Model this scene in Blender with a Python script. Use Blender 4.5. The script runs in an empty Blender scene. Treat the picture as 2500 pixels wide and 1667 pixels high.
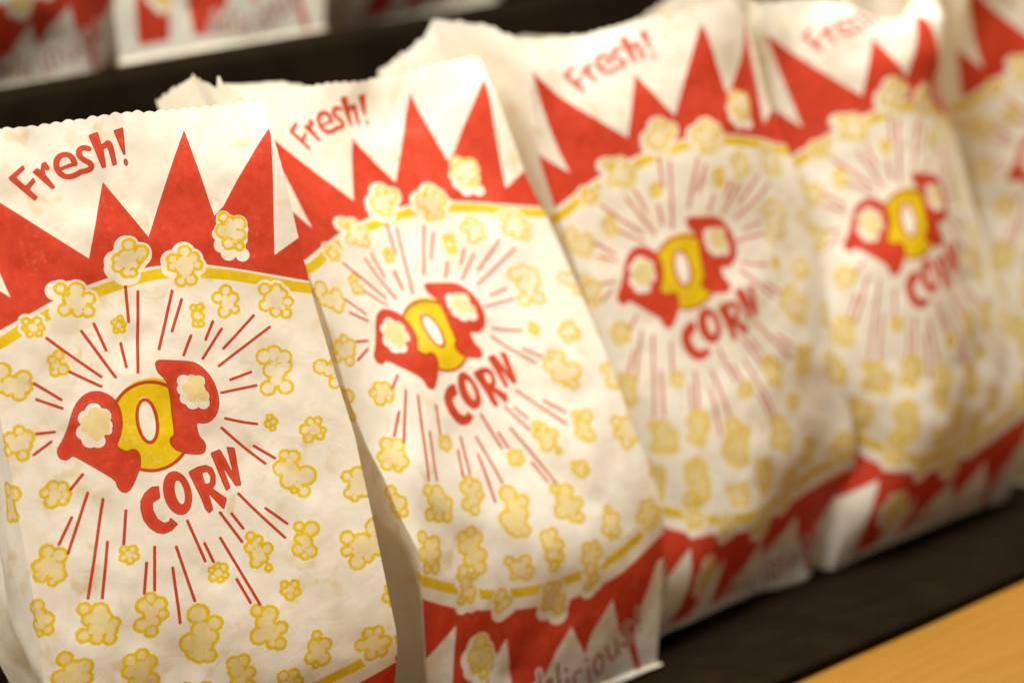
import bpy, math, random
import numpy as np

# ------------------------------------------------------------------ camera, world, lights, exposure
SC = bpy.context.scene
COL = SC.collection
ZO = 0.35                                     # height of the lens above the counter
AX = np.array([[0.7996302564897967, -0.22989369874081655, 0.5547434904397964],
               [-0.5727785972241645, -0.014590594272629015, 0.8195802542281566],
               [-0.1803222988650606, -0.973106367175777, -0.1433452709160005]])
from mathutils import Matrix, Vector
cam = bpy.data.objects.new('camera', bpy.data.cameras.new('camera'))
COL.objects.link(cam)
SC.camera = cam
m = Matrix.Identity(4)
for r in range(3):
    m[r][0], m[r][1], m[r][2] = AX[r][0], -AX[r][1], -AX[r][2]
m[0][3], m[1][3], m[2][3] = 0, 0, ZO
cam.matrix_world = m
cam.data.sensor_width = 36
cam.data.lens = 72
cam.data.clip_start = 0.05
cam.data.clip_end = 50
cam.data.dof.use_dof = True
cam.data.dof.focus_distance = 0.918
cam.data.dof.aperture_fstop = 2.95
cam.data.dof.aperture_blades = 9

world = bpy.data.worlds.new('World')
SC.world = world
world.use_nodes = True
world.node_tree.nodes['Background'].inputs[0].default_value = (0.93, 0.95, 1.0, 1)
world.node_tree.nodes['Background'].inputs[1].default_value = 0.10

def area(name, loc, target, sx, sy, power, col):
    L = bpy.data.lights.new(name, 'AREA')
    L.shape = 'RECTANGLE'; L.size = sx; L.size_y = sy; L.energy = power; L.color = col
    o = bpy.data.objects.new(name, L)
    COL.objects.link(o)
    o.location = loc
    o.rotation_euler = (Vector(target) - Vector(loc)).to_track_quat('-Z', 'Y').to_euler()
    return o
area('ceiling_lamp', (1.00, 0.55, 1.50), (0.66, 0.86, 0.10), 0.6, 0.45, 34, (1.0, 0.95, 0.81))
area('ceiling_lamp', (-0.30, 0.48, 1.42), (0.5, 0.86, 0.10), 0.7, 0.5, 31, (1.0, 0.955, 0.83))
area('front_fill', (0.3, -0.7, 0.55), (0.65, 0.86, 0.15), 0.9, 0.5, 1.6, (1.0, 0.95, 0.90))  # weak fill added from the camera side, stands for no actual lamp

SC.view_settings.view_transform = 'Standard'
SC.view_settings.look = 'None'
SC.view_settings.gamma = 1
SC.view_settings.exposure = 0.0
SC.view_settings.use_curve_mapping = False

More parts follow.
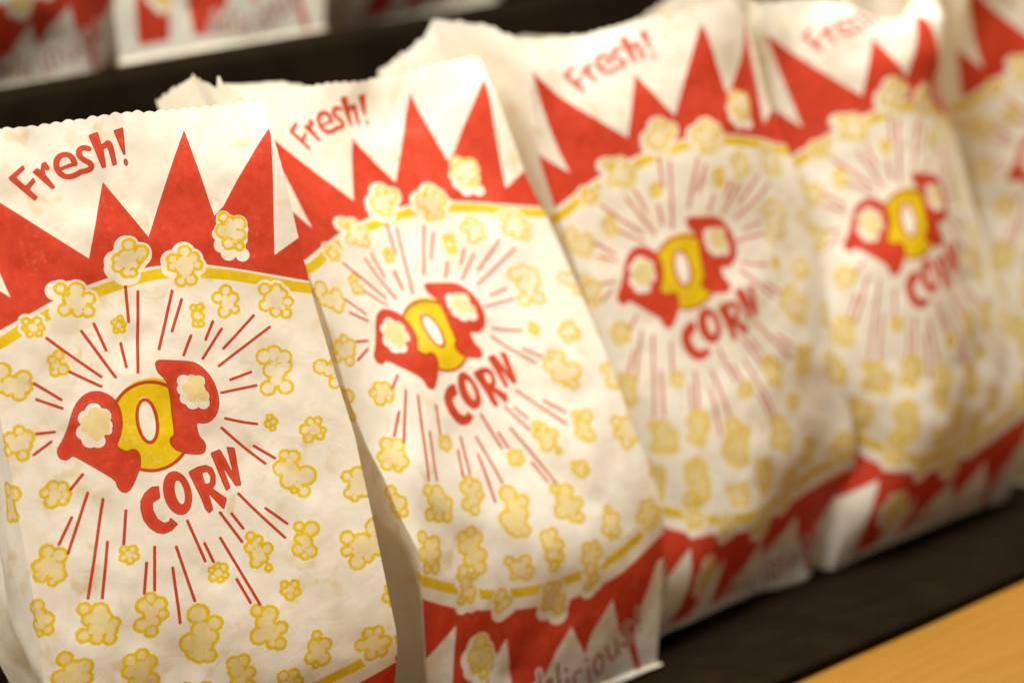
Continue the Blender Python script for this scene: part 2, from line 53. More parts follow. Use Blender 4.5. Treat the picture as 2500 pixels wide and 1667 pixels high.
# ------------------------------------------------------------------ traced print and folded-paper shapes (millimetres)
ART = {'K':[([(-23.67,-59.14,2.91),(-17.5,-57.03,4.01),(-13.12,-52.75,3.23),(-14.29,-47.33,3.1),(-18.29,-47.98,2.97),(-23.7,-49.65,3.1),(-18.6,-52.55,4.85)],0.35,(-2.2,0.6,1.3)),([(-39.87,-47.64,2.07),(-35.42,-46.77,2.33),(-34.39,-43.77,1.94),(-35.66,-41.41,1.81),(-39.22,-41.93,1.94),(-40.68,-44.7,1.68),(-37.38,-44.36,2.91)],0.3,(0,0,1.2)),([(7.13,-73.03,3.23),(11.67,-69.04,3.55),(10.82,-66.02,1.94),(1.77,-67.67,2.91),(1.49,-64.56,3.1),(4.42,-61.49,2.91),(6.62,-60.77,2.46),(7.87,-64.34,2.91),(5.49,-67.31,4.85)],0.45,(-1.2,0.8,2.0)),([(29.77,-65.96,3.23),(32.75,-62.67,3.1),(33.91,-59.25,2.71),(24.26,-63.57,2.91),(23.68,-60.49,2.71),(25.93,-53.36,2.91),(30.09,-53.22,3.1),(28.35,-59.95,4.85)],0.45,(-0.6,0.4,1.8)),([(48.71,-78.5,2.78),(51.36,-76.42,2.59),(54.67,-74.55,3.75),(47.59,-72.56,3.75),(48.88,-66.52,3.23),(53.37,-64.42,2.46),(54.32,-69.43,3.23),(51.01,-71.31,3.88)],0.3,'K5'),([(43.76,-45.78,2.97),(46.05,-41.79,3.1),(39.93,-43.15,2.97),(45.99,-36.64,2.46),(41.36,-36.25,3.1),(43.47,-39.39,3.88)],0.25,None),([(60.72,-43.22,3.1),(65.79,-42.27,2.97),(67.77,-39.61,2.91),(69.81,-35.64,2.71),(68.04,-30.63,2.71),(63.58,-32.27,2.97),(59.65,-35.96,3.23),(63.7,-37.78,4.85)],0.25,(0,-0.3,1.0)),([(28.8,-40.6,1.94),(31.64,-40.37,2.07),(29.73,-36.9,2.91),(30.48,-32.91,1.94),(28.28,-33.34,1.94),(31.35,-35.94,1.81)],0.4,None),([(-2.01,-41.81,1.81),(-4.4,-40.51,1.81),(-3.02,-38.54,2.46),(-1.9,-36.74,1.81),(-4.51,-36.75,1.68),(-1.17,-39.12,1.62)],0.4,None),([(-29.43,-30.66,2.59),(-32.27,-29.06,2.46),(-31.34,-26.38,2.91),(-28.88,-24.32,2.91),(-32.1,-23.74,2.46)],0.5,None),([(-52.83,-28.33,4.01),(-55.76,-25.86,3.55),(-50.53,-22.62,3.88),(-45.05,-23.63,3.75),(-45.16,-19.95,3.62),(-47.58,-17.37,3.55),(-51.55,-20.06,3.23),(-54.54,-21.92,3.23),(-49.08,-21.39,4.52)],0.5,None),([(-50.42,-1.65,2.71),(-47.98,1.79,3.36),(-54.54,1.14,3.36),(-56.67,5.89,2.71),(-50.96,9.01,2.97),(-49.4,5.05,3.23),(-52.88,4.27,4.01)],0.4,None),([(-41.6,25.34,3.1),(-38.14,26.45,3.1),(-37.32,29.74,2.71),(-38.84,31.87,2.71),(-43.27,31.45,3.36),(-45.05,27.32,2.71),(-41.38,28.8,3.88)],0.6,None),([(54.66,-12.94,3.88),(59.11,-13.66,3.88),(63.22,-10.88,3.75),(63.04,-6.69,3.36),(56.5,-6.41,3.88),(59.94,-5.05,3.88),(53.77,1.44,3.75),(61.31,2.38,3.75),(58.04,-1.55,3.88)],0.2,None),([(52.02,14.54,1.81),(53.3,16.88,2.13),(50.88,17.33,2.07),(52.47,19.62,1.81)],0.3,None),([(68.73,20.4,2.52),(71.98,20.62,2.2),(73.43,25.35,1.88),(71.74,27.59,2.26),(66.6,27.44,2.65),(65.97,23.39,2.98),(69.64,23.86,3.56)],0.3,None),([(55.15,32.86,2.85),(58.57,34.44,3.4),(52.58,38.28,4.04),(62.33,44.07,4.85),(54.47,44.54,4.21),(60.12,50.72,3.24),(55.95,41.64,4.85),(56.01,49.44,1.94)],0.5,None),([(78.03,-3.48,3.72),(82.7,5.04,3.07),(84.9,-3.06,3.56),(81.36,-1.15,3.56),(85.57,1.69,3.56)],0.25,None),([(79.72,48.39,2.91),(84.53,48.17,3.56),(84.53,51.46,4.53),(79.18,56.13,2.75),(81.24,58.58,2.43),(86.05,56.75,3.24),(89.66,51.32,2.91),(83.31,54.47,4.85)],0.45,None),([(74.41,75.9,3.56),(72.96,81.77,2.91),(76.59,87.57,4.04),(81.5,86.82,2.91),(80.04,79.57,4.85),(87.47,74.13,5.02),(87.47,82.36,5.18),(82.59,82.82,4.85)],0.6,None),([(-48.76,52.36,3.55),(-44.46,54.96,3.75),(-53.1,57.75,3.23),(-45.59,59.62,2.91),(-52.99,61.78,3.36),(-46.5,63.09,3.75),(-49.17,65.39,2.46),(-49.51,58.03,4.85)],0.75,None),([(-18.91,58.62,2.13),(-15.48,59.46,2.33),(-15.28,62.45,2.33),(-17.44,63.8,2.26),(-19.65,62.0,2.26),(-17.39,61.31,2.91)],0.55,None),([(17.39,75.15,2.07),(19.68,76.36,2.33),(19.63,79.79,2.13),(17.48,81.03,2.07),(14.64,79.56,2.33),(14.68,76.2,1.94),(17.13,78.08,2.91)],0.55,None),([(33.59,65.33,2.46),(36.28,67.78,2.71),(32.45,70.37,2.91),(39.37,72.39,3.1),(35.12,73.91,3.88),(33.84,77.45,3.1),(38.5,81.17,2.13),(36.81,76.26,2.91)],0.7,None),([(55.02,66.17,2.71),(59.88,68.32,3.88),(54.01,71.44,2.59),(55.67,72.49,3.55),(52.77,76.31,3.36),(57.68,78.17,3.36),(54.96,79.44,2.46),(56.32,73.94,3.55)],0.75,None),([(43.78,90.1,2.2),(48.07,91.18,2.46),(48.32,94.73,2.33),(45.37,95.66,2.71),(43.41,93.03,2.33),(45.93,92.7,2.91)],0.6,None),([(-39.0,80.15,3.23),(-33.08,82.61,4.14),(-32.27,85.93,4.2),(-28.55,89.07,3.23),(-38.08,85.04,3.23),(-40.95,91.41,3.49),(-35.97,93.65,3.36),(-31.12,95.24,3.23),(-30.25,92.05,3.23),(-34.28,89.13,5.17)],0.8,None),([(-12.27,82.22,3.1),(-15.62,84.62,3.62),(-9.39,85.59,3.75),(-8.78,90.15,2.91),(-13.29,87.73,3.88),(-17.72,92.84,3.62),(-14.34,96.54,3.23),(-12.4,92.35,3.23)],0.8,None),([(5.51,93.98,4.91),(11.32,99.48,3.88),(5.99,100.94,4.85),(0.63,105.85,5.04),(8.25,104.7,4.39),(1.25,110.43,3.88),(3.11,113.14,3.23),(6.95,113.22,3.62),(4.75,107.57,5.49)],0.85,None),([(29.96,98.58,3.23),(34.77,101.43,4.27),(31.75,104.49,4.01),(38.44,108.48,3.36),(28.92,109.83,4.39),(33.84,109.53,5.17),(33.49,114.57,2.84),(36.69,115.41,3.23)],0.85,None),([(-56.61,74.07,3.1),(-59.06,75.28,2.71),(-54.22,80.84,3.62),(-56.56,78.39,3.55),(-58.95,82.98,2.97),(-57.94,86.01,2.33),(-54.22,85.45,2.71)],0.75,None),([(-57.68,24.69,3.75),(-62.08,23.05,3.55),(-61.45,28.71,3.88),(-59.7,34.34,3.1),(-63.35,34.69,3.1),(-61.34,31.19,3.88)],0.7,None),([(-49.24,99.7,3.55),(-42.57,104.9,4.01),(-46.56,105.05,4.52),(-51.76,107.34,3.88),(-42.68,110.12,3.36),(-47.26,110.42,4.85),(-51.33,114.23,3.23),(-45.43,115.86,3.55)],0.85,None),([(-19.6,106.11,3.23),(-24.46,107.42,3.49),(-17.11,109.9,3.62),(-25.32,112.06,3.88),(-21.36,112.51,5.17),(-17.83,118.47,4.01),(-23.67,118.75,4.2),(-19.49,124.27,3.88),(-23.45,126.92,2.59)],0.85,None),([(16.31,119.04,3.49),(20.26,118.83,3.36),(16.79,122.86,3.88),(21.81,124.99,3.36),(16.91,128.62,3.88),(21.26,131.09,2.91),(17.31,134.46,3.23)],0.85,None),([(35.94,130.63,3.1),(40.19,130.82,3.1),(41.89,134.82,2.91),(36.17,135.83,4.27),(36.87,141.8,3.88),(38.27,147.33,3.36),(34.95,150.25,2.91)],0.7,(0,2.0,1.6)),([(53.22,116.04,2.59),(51.53,120.64,3.75),(55.96,121.18,3.55),(48.93,125.45,3.36),(54.42,127.57,3.75),(50.64,129.46,2.2),(52.71,123.55,4.2)],0.75,None),([(75.71,121.19,3.23),(79.82,121.29,3.1),(82.13,126.81,3.36),(71.91,126.06,3.49),(76.68,126.02,4.52),(75.59,131.62,3.36),(80.43,131.28,3.1)],0.75,(0,1.0,1.2)),([(88.22,102.77,2.46),(91.16,104.17,2.91),(86.45,106.92,2.71),(89.02,110.21,2.59),(92.26,108.4,2.91)],0.7,None),([(-4.23,125.72,2.85),(3.5,127.74,3.45),(-1.01,129.77,4.12),(4.79,133.14,2.85),(-2.94,133.81,2.55),(3.5,135.84,2.55),(0.92,133.14,3.37)],0.6,None),([(-28.7,123.02,3.6),(-31.28,125.05,2.4),(-28.7,129.09,3.75),(-26.77,134.49,3.45),(-32.57,136.51,2.85),(-27.41,137.86,2.4),(-29.35,133.81,3.37)],0.75,(0,3.0,1.2)),([(-10.67,140.56,3.15),(-13.25,142.58,2.55),(-8.09,145.28,2.85),(-12.6,147.3,2.7),(-10.03,145.95,3.0)],0.55,(0,2.6,1.8)),([(13.8,144.6,3.45),(18.31,145.28,3.15),(14.45,150.0,4.35),(20.24,152.7,3.15),(12.52,154.05,3.37),(18.96,158.09,3.37),(17.02,153.37,4.5)],0.75,(-0.6,2.6,1.8)),([(-24.19,161.47,4.2),(-20.97,166.19,3.15),(-28.06,166.86,4.65),(-20.97,170.91,3.9),(-28.06,172.26,3.9),(-24.19,177.65,3.45),(-24.19,170.23,5.25)],0.9,(-2.4,1.0,1.6))],'RED':[[(-62.0,-77.0),(-44,-58.9),(-54.29,-112.5),(-10.13,-70.03),(1.62,-102.26),(15.92,-75.14),(39.47,-120.43),(45.0,-79.79),(49.65,-83.51),(57.81,-94.44),(69.82,-109.1),(75.87,-116.13),(76.02,-112.37),(71.02,-79.53),(67.68,-57.75),(79.76,-63.88),(84.0,-62.0),(86,-35),(80.93,-43.08),(67.56,-48.32),(50.3,-54.63),(37.74,-58.8),(20.36,-61.8),(13.9,-62.03),(-2.15,-60.63),(-13.51,-58.47),(-29.18,-53.82),(-35.24,-51.51),(-43.06,-48.57),(-50.24,-45.78),(-55.75,-43.56),(-62,-43.5)],[(-62,126.07),(-57.04,127.07),(-46.09,133.81),(-36.43,139.21),(-23.55,144.6),(-5.52,150.67),(6.08,152.7),(22.18,154.72),(33.13,153.37),(50.51,150.0),(69.84,144.6),(92.38,136.51),(86,135.51),(89.16,150.67),(81.43,152.02),(78.21,157.42),(71.12,168.88),(66.62,180.35),(64.68,187.77),(69.84,209.35),(65.97,207.33),(60.18,190.47),(53.09,179.67),(48.58,161.47),(36.35,175.63),(31.84,186.42),(24.75,168.88),(16.38,179.0),(7.36,193.84),(6.36,200.0),(-8.24,200.0),(-8.74,187.77),(-10.03,164.16),(-16.47,172.26),(-22.26,183.05),(-24.26,200.0),(-43.87,200.0),(-42.87,175.63),(-37.08,147.98),(-57.69,158.77),(-62,163.77)],[(-36.28,-109.34),(-28.78,-114.2),(-28.3,-112.19),(-32.56,-109.16),(-29.58,-105.12),(-25.67,-108.34),(-25.04,-106.23),(-28.19,-103.46),(-25.4,-99.56),(-27.1,-97.98)],[(-25.77,-110.6),(-23.39,-112.2),(-22.18,-111.07),(-21.3,-113.74),(-19.56,-114.52),(-18.21,-111.67),(-19.03,-110.24),(-20.41,-110.78),(-20.56,-109.06),(-17.62,-102.69),(-19.28,-102.03)],[(-0.8,-123.17),(3.45,-123.9),(3.93,-118.32),(6.68,-119.66),(8.24,-118.65),(8.83,-115.52),(8.91,-108.66),(6.78,-108.18),(6.34,-114.65),(5.92,-116.48),(4.36,-115.91),(4.1,-108.17),(2.15,-107.98)],[(9.73,-123.24),(14.21,-124.07),(13.23,-112.4),(12.14,-112.2)],[(13.6,-109.14),(13.59,-108.87),(13.56,-108.61),(13.5,-108.37),(13.43,-108.14),(13.33,-107.93),(13.21,-107.75),(13.08,-107.6),(12.94,-107.49),(12.79,-107.42),(12.64,-107.39),(12.48,-107.4),(12.33,-107.45),(12.19,-107.55),(12.05,-107.67),(11.93,-107.84),(11.83,-108.03),(11.75,-108.25),(11.68,-108.49),(11.65,-108.75),(11.63,-109.01),(11.64,-109.27),(11.67,-109.53),(11.73,-109.78),(11.81,-110.01),(11.91,-110.21),(12.02,-110.39),(12.15,-110.54),(12.29,-110.65),(12.44,-110.72),(12.6,-110.75),(12.75,-110.74),(12.9,-110.69),(13.05,-110.6),(13.18,-110.47),(13.3,-110.31),(13.4,-110.11),(13.49,-109.89),(13.55,-109.65),(13.59,-109.4)],[(0.01,34.34),(-3.04,34.08),(-6.32,36.03),(-8.67,39.25),(-9.34,42.87),(-9.06,47.65),(-7.22,51.86),(-4.56,54.83),(-1.53,55.88),(1.85,55.11),(4.75,52.84),(2.18,49.19),(1.08,50.7),(-0.89,50.86),(-3.08,48.44),(-4.2,44.4),(-3.81,41.34),(-0.44,39.92)],[(23.84,24.85),(28.37,24.07),(31.64,35.25),(31.0,23.57),(34.56,24.87),(34.16,42.11),(31.58,41.96),(28.28,33.2),(29.44,42.11),(27.13,43.17)]],'HOLED':[([(12.87,39.0),(12.89,40.59),(12.77,42.13),(12.5,43.61),(12.09,44.99),(11.57,46.22),(10.92,47.28),(10.18,48.14),(9.37,48.79),(8.49,49.2),(7.58,49.36),(6.65,49.28),(5.73,48.96),(4.84,48.4),(4.01,47.61),(3.25,46.62),(2.58,45.45),(2.02,44.13),(1.59,42.7),(1.28,41.18),(1.11,39.61),(1.09,38.04),(1.22,36.5),(1.48,35.03),(1.88,33.66),(2.4,32.43),(3.04,31.37),(3.78,30.51),(4.59,29.85),(5.46,29.44),(6.37,29.26),(7.3,29.33),(8.22,29.65),(9.11,30.21),(9.95,30.99),(10.71,31.97),(11.38,33.14),(11.95,34.46),(12.39,35.91),(12.7,37.43)],[(9.84,39.19),(9.84,40.03),(9.8,40.84),(9.7,41.62),(9.57,42.34),(9.39,42.98),(9.18,43.53),(8.93,43.97),(8.67,44.29),(8.38,44.49),(8.08,44.56),(7.78,44.5),(7.49,44.31),(7.2,43.99),(6.94,43.55),(6.69,43.01),(6.48,42.38),(6.31,41.67),(6.17,40.89),(6.08,40.08),(6.03,39.24),(6.03,38.41),(6.08,37.59),(6.17,36.82),(6.31,36.1),(6.49,35.46),(6.7,34.91),(6.94,34.47),(7.21,34.14),(7.49,33.94),(7.79,33.87),(8.09,33.93),(8.39,34.13),(8.67,34.44),(8.94,34.88),(9.18,35.42),(9.39,36.05),(9.57,36.77),(9.71,37.54),(9.8,38.35)]),([(12.97,30.99),(17.57,29.62),(20.86,29.6),(23.52,31.35),(24.3,35.17),(23.56,39.15),(22.06,40.72),(27.13,46.37),(24.76,51.24),(19.86,42.88),(20.43,50.03),(18.28,51.3),(16.91,49.07),(16.11,43.79)],[(18.83,33.09),(20.95,32.93),(21.97,35.46),(21.14,37.95),(19.29,37.97)])],'STROKES':[([(-14.11,-110.38),(-8.47,-111.79)],0.84),([(-8.47,-111.79),(-8.77,-114.22),(-9.91,-115.85),(-11.8,-116.47),(-14.05,-115.7),(-15.44,-113.73),(-15.77,-110.96),(-14.96,-108.51),(-13.18,-106.71),(-10.5,-106.34),(-7.41,-107.53)],1.23),([(-1.69,-117.37),(-3.82,-118.34),(-5.87,-117.22),(-6.09,-114.74),(-4.19,-112.54),(-2.03,-111.06),(-1.83,-109.01),(-3.85,-108.08),(-6.46,-108.0)],1.23),([(2.77,-55.73),(1.25,-39.59)],0.65),([(7.35,-52.02),(0.82,-16.75)],0.65),([(21.57,-50.09),(11.21,-25.27)],0.65),([(24.58,-45.18),(17.91,-32.06)],0.65),([(-12.9,-41.42),(-10.17,-28.95)],0.65),([(-18.46,-39.26),(-8.64,-16.57)],0.65),([(-33.03,-38.84),(-14.32,-18.0)],0.65),([(-26.34,-22.67),(-15.1,-13.77)],0.65),([(-41.15,-20.47),(-31.81,-11.37)],0.65),([(-41.46,-13.48),(-32.05,-7.57)],0.65),([(-43.95,1.19),(-36.94,1.93)],0.65),([(-46.64,9.86),(-38.9,5.84)],0.65),([(-3.58,-30.77),(-3.39,-20.14)],0.65),([(25.28,-28.5),(20.82,-20.59)],0.65),([(35.73,-32.97),(31.21,-25.59)],0.65),([(38.77,-28.91),(28.48,-17.43)],0.65),([(53.59,-32.26),(38.15,-20.16)],0.65),([(59.44,-25.8),(34.71,-12.83)],0.65),([(47.75,-7.25),(38.32,-5.66)],0.65),([(48.99,-0.85),(33.46,-0.7)],0.65),([(32.94,11.05),(38.88,13.88),(46.03,16.4)],0.65),([(30.69,14.98),(36.75,23.57),(46.05,34.66)],0.65),([(42.88,25.89),(50.68,33.26)],0.65),([(-29.21,22.61),(-35.02,27.98)],0.65),([(-28.64,31.02),(-40.92,54.71)],0.65),([(-36.76,39.98),(-43.78,50.3)],0.65),([(-23.2,35.03),(-36.65,75.98)],0.65),([(-24.77,53.88),(-31.12,77.21)],0.65),([(-15.1,42.01),(-18.52,56.15)],0.65),([(-11.1,66.5),(-14.34,79.3)],0.65),([(-6.66,60.49),(-10.04,79.01)],0.65),([(8.69,52.32),(12.68,71.57)],0.65),([(13.9,63.8),(16.05,72.72)],0.65),([(2.06,62.5),(5.2,87.75)],0.65),([(-1.09,71.19),(-2.27,95.81)],0.65),([(22.96,51.9),(29.65,66.93)],0.65),([(27.65,53.53),(31.17,61.09)],0.65),([(32.14,45.42),(38.56,55.79),(48.08,69.48)],0.65),([(42.33,54.56),(50.26,63.55)],0.65),([(20.97,63.1),(31.66,96.01)],0.65),([(24.19,82.72),(27.9,94.4)],0.65)],'POP':{'P1':[(-37.65,11.38),(-37.05,9.03),(-35.15,6.98),(-33.47,4.55),(-31.12,0.41),(-28.94,-4.72),(-26.31,-8.83),(-22.63,-11.79),(-18.75,-12.66),(-15.2,-11.66),(-11.68,-8.85),(-9.51,-4.93),(-8.89,-0.4),(-9.51,5.12),(-11.34,9.75),(-13.53,13.15),(-12.01,14.93),(-10.25,16.39),(-7.52,15.75),(-5.52,16.89),(-4.87,19.68),(-5.34,23.47),(-7.39,27.6),(-9.45,30.9),(-11.4,33.59),(-13.63,34.7),(-15.73,33.53),(-16.83,31.08),(-16.97,28.67),(-18.71,26.26),(-26.0,19.11),(-31.56,13.68),(-32.92,14.93),(-34.97,15.27),(-37.0,14.01)],'P2':[(8.14,-18.91),(8.99,-20.32),(10.93,-20.63),(23.95,-17.21),(26.55,-15.14),(29.38,-11.04),(31.41,-5.82),(32.1,-0.54),(31.58,4.47),(29.9,8.6),(27.01,11.17),(23.91,11.71),(20.68,10.43),(20.57,13.6),(20.97,16.87),(22.64,19.16),(22.92,21.77),(21.92,24.23),(19.64,24.93),(12.87,22.96),(11.89,21.85),(9.99,20.92),(8.14,18.16),(7.86,15.88),(8.57,14.27),(10.3,13.57),(10.64,10.15),(11.09,3.91),(11.89,-3.54),(11.6,-9.95),(10.3,-12.44),(8.48,-15.36)],'h1':[(-20.07,-3.87,3.36),(-23.29,-1.32,3.55),(-16.91,-0.75,3.55),(-16.56,3.58,2.91),(-25.05,4.54,3.55),(-16.0,5.9,1.81),(-23.45,8.32,3.55),(-20.54,9.59,2.97),(-20.81,3.28,5.49)],'h2':[(18.59,-9.26,2.71),(21.95,-9.07,2.33),(24.53,-7.57,2.91),(18.22,-5.7,2.97),(25.05,-0.75,2.97),(25.05,2.44,2.59),(20.8,1.21,2.97),(18.62,-1.48,2.91),(22.0,-3.63,4.85)],'h1y':[(-19.71,-2.73,2.71),(-16.78,0.09,3.1),(-23.12,0.28,2.91),(-19.71,3.52,5.17),(-24.22,3.16,1.94),(-20.48,7.73,1.94)],'h2y':[(22.69,-8.91,2.33),(24.76,-7.2,2.59),(20.0,-5.65,2.59),(20.68,-1.36,2.07),(24.71,-2.1,2.59),(26.09,0.11,1.55),(22.87,-5.05,3.88)],'O':[(19.14,11.69),(18.64,13.78),(17.96,15.8),(17.1,17.74),(16.07,19.56),(14.88,21.25),(13.54,22.79),(12.07,24.17),(10.49,25.36),(8.81,26.36),(7.06,27.16),(5.24,27.74),(3.39,28.1),(1.52,28.24),(-0.34,28.15),(-2.18,27.85),(-3.98,27.32),(-5.71,26.59),(-7.36,25.65),(-8.91,24.52),(-10.35,23.21),(-11.65,21.73),(-12.81,20.1),(-13.82,18.34),(-14.65,16.47),(-15.31,14.51),(-15.79,12.48),(-16.07,10.39),(-16.17,8.28),(-16.07,6.16),(-15.78,4.07),(-15.31,2.01),(-14.65,0.01),(-13.81,-1.9),(-12.81,-3.71),(-11.65,-5.39),(-10.34,-6.93),(-8.9,-8.31),(-7.35,-9.52),(-5.7,-10.54),(-3.97,-11.36),(-2.17,-11.97),(-0.33,-12.37),(1.54,-12.54),(3.4,-12.5),(5.25,-12.23),(7.07,-11.73),(8.82,-11.03),(10.5,-10.11),(12.08,-8.99),(13.55,-7.69),(14.88,-6.21),(16.08,-4.58),(17.11,-2.81),(17.97,-0.92),(18.65,1.07),(19.14,3.14),(19.44,5.26),(19.53,7.41),(19.43,9.56)],'Oy':[(19.92,10.71),(19.42,12.82),(18.74,14.85),(17.88,16.8),(16.85,18.64),(15.66,20.34),(14.32,21.9),(12.86,23.29),(11.28,24.49),(9.61,25.5),(7.86,26.31),(6.06,26.9),(4.22,27.27),(2.36,27.41),(0.5,27.34),(-1.33,27.03),(-3.11,26.51),(-4.84,25.78),(-6.48,24.84),(-8.02,23.7),(-9.44,22.39),(-10.74,20.91),(-11.89,19.27),(-12.88,17.51),(-13.71,15.63),(-14.36,13.66),(-14.83,11.61),(-15.11,9.52),(-15.2,7.39),(-15.1,5.26),(-14.81,3.15),(-14.33,1.08),(-13.67,-0.93),(-12.83,-2.86),(-11.83,-4.68),(-10.67,-6.37),(-9.37,-7.93),(-7.94,-9.32),(-6.39,-10.54),(-4.74,-11.57),(-3.02,-12.41),(-1.23,-13.03),(0.61,-13.43),(2.46,-13.61),(4.32,-13.57),(6.16,-13.3),(7.96,-12.81),(9.71,-12.11),(11.37,-11.19),(12.94,-10.07),(14.4,-8.76),(15.73,-7.28),(16.91,-5.64),(17.93,-3.86),(18.78,-1.96),(19.45,0.04),(19.94,2.11),(20.23,4.24),(20.32,6.4),(20.22,8.57)],'Oring':[(5.49,5.52),(5.36,7.15),(5.11,8.72),(4.75,10.22),(4.29,11.59),(3.74,12.8),(3.11,13.83),(2.43,14.64),(1.7,15.23),(0.95,15.56),(0.19,15.65),(-0.56,15.47),(-1.27,15.05),(-1.94,14.39),(-2.54,13.5),(-3.07,12.41),(-3.5,11.14),(-3.83,9.73),(-4.05,8.21),(-4.15,6.62),(-4.14,5.0),(-4.01,3.38),(-3.76,1.81),(-3.4,0.32),(-2.95,-1.05),(-2.4,-2.26),(-1.78,-3.29),(-1.1,-4.11),(-0.37,-4.7),(0.38,-5.04),(1.14,-5.13),(1.88,-4.97),(2.6,-4.55),(3.27,-3.89),(3.88,-3.01),(4.41,-1.92),(4.84,-0.65),(5.18,0.76),(5.4,2.29),(5.5,3.89)],'Ohole':[(3.99,5.44),(3.89,6.81),(3.71,8.15),(3.45,9.41),(3.12,10.57),(2.73,11.6),(2.3,12.47),(1.82,13.17),(1.31,13.67),(0.79,13.96),(0.26,14.04),(-0.25,13.9),(-0.74,13.55),(-1.2,12.99),(-1.61,12.25),(-1.97,11.33),(-2.26,10.27),(-2.47,9.08),(-2.62,7.8),(-2.68,6.45),(-2.66,5.08),(-2.55,3.71),(-2.37,2.38),(-2.11,1.12),(-1.79,-0.04),(-1.4,-1.07),(-0.97,-1.95),(-0.49,-2.64),(0.02,-3.15),(0.54,-3.44),(1.06,-3.53),(1.58,-3.39),(2.07,-3.04),(2.53,-2.49),(2.94,-1.75),(3.3,-0.83),(3.59,0.23),(3.81,1.43),(3.95,2.71),(4.02,4.06)],'Oyh':[(4.14,4.34),(4.02,5.87),(3.82,7.35),(3.53,8.76),(3.17,10.05),(2.74,11.2),(2.26,12.17),(1.73,12.94),(1.17,13.5),(0.6,13.82),(0.02,13.91),(-0.55,13.76),(-1.09,13.37),(-1.6,12.75),(-2.05,11.92),(-2.44,10.9),(-2.76,9.72),(-3.0,8.39),(-3.16,6.97),(-3.22,5.47),(-3.2,3.94),(-3.09,2.42),(-2.88,0.94),(-2.6,-0.46),(-2.24,-1.75),(-1.82,-2.9),(-1.33,-3.87),(-0.81,-4.65),(-0.25,-5.21),(0.33,-5.54),(0.91,-5.63),(1.47,-5.48),(2.02,-5.1),(2.52,-4.48),(2.98,-3.66),(3.37,-2.64),(3.69,-1.45),(3.94,-0.13),(4.09,1.3),(4.16,2.8)]},'band1':[(-62,-37.19),(-51.28,-40.02),(-43.33,-43.99),(-33.08,-47.86),(-20.98,-52.06),(-10.12,-55.01),(1.81,-56.86),(15.02,-58.52),(26.67,-57.32),(35.31,-55.46),(46.84,-52.42),(58.28,-48.22),(69.75,-43.48),(81.46,-39.31),(86,-38.31)],'band2':[(-62,117.98),(-55.75,118.98),(-45.45,124.37),(-35.79,129.77),(-21.62,137.19),(-10.67,141.23),(1.57,143.26),(9.3,143.93),(20.89,143.93),(34.41,143.26),(42.79,141.91),(51.16,139.88),(60.18,137.86),(71.12,135.16),(86,127.16)],'bandw':2.13,'TXT':[([(9.18,196.4),(13.38,195.6),(12.38,193.07),(10.18,193.07),(8.88,196.4),(9.98,199.73),(13.08,199.43)],0.77),([(6.18,187.24),(6.68,200.23)],0.77),([(6.38,194.57),(3.18,193.57),(1.58,196.9),(2.98,200.23),(6.48,198.23)],0.77),([(16.38,186.42),(17.02,199.23)],0.77),([(21.53,195.86),(22.18,202.6)],0.77),([(20.89,191.14),(21.53,191.81)],1.05),([(29.91,194.51),(27.33,193.84),(25.4,196.53),(26.04,201.93),(28.62,203.95)],0.77),([(33.77,194.51),(35.7,203.95)],0.77),([(33.13,189.12),(33.13,189.79)],0.88),([(40.21,189.12),(37.63,191.14),(37.63,195.86),(39.57,200.58),(42.14,199.91),(43.43,195.86),(42.79,191.14),(40.21,189.12)],0.77),([(45.36,186.42),(47.29,193.84),(49.87,195.86),(52.45,193.84),(53.09,189.79),(51.16,183.72),(52.45,187.77),(54.38,193.84)],0.77),([(61.46,179.67),(58.24,177.65),(56.31,179.67),(56.31,183.05),(60.82,186.42),(62.11,189.79),(58.89,191.14),(56.31,189.12)],0.88),([(65.97,172.93),(67.9,181.7)],1.05),([(69.19,185.74),(69.19,185.74)],0.98)],'K5H':[(45.53,-71.31,3.1),(46.12,-66.36,3.75),(48.06,-62.14,3.36),(53.96,-60.43,3.1),(55.68,-71.78,2.91),(53.96,-67.55,3.55),(48.41,-76.94,3.23),(50.77,-66.83,4.52)]}
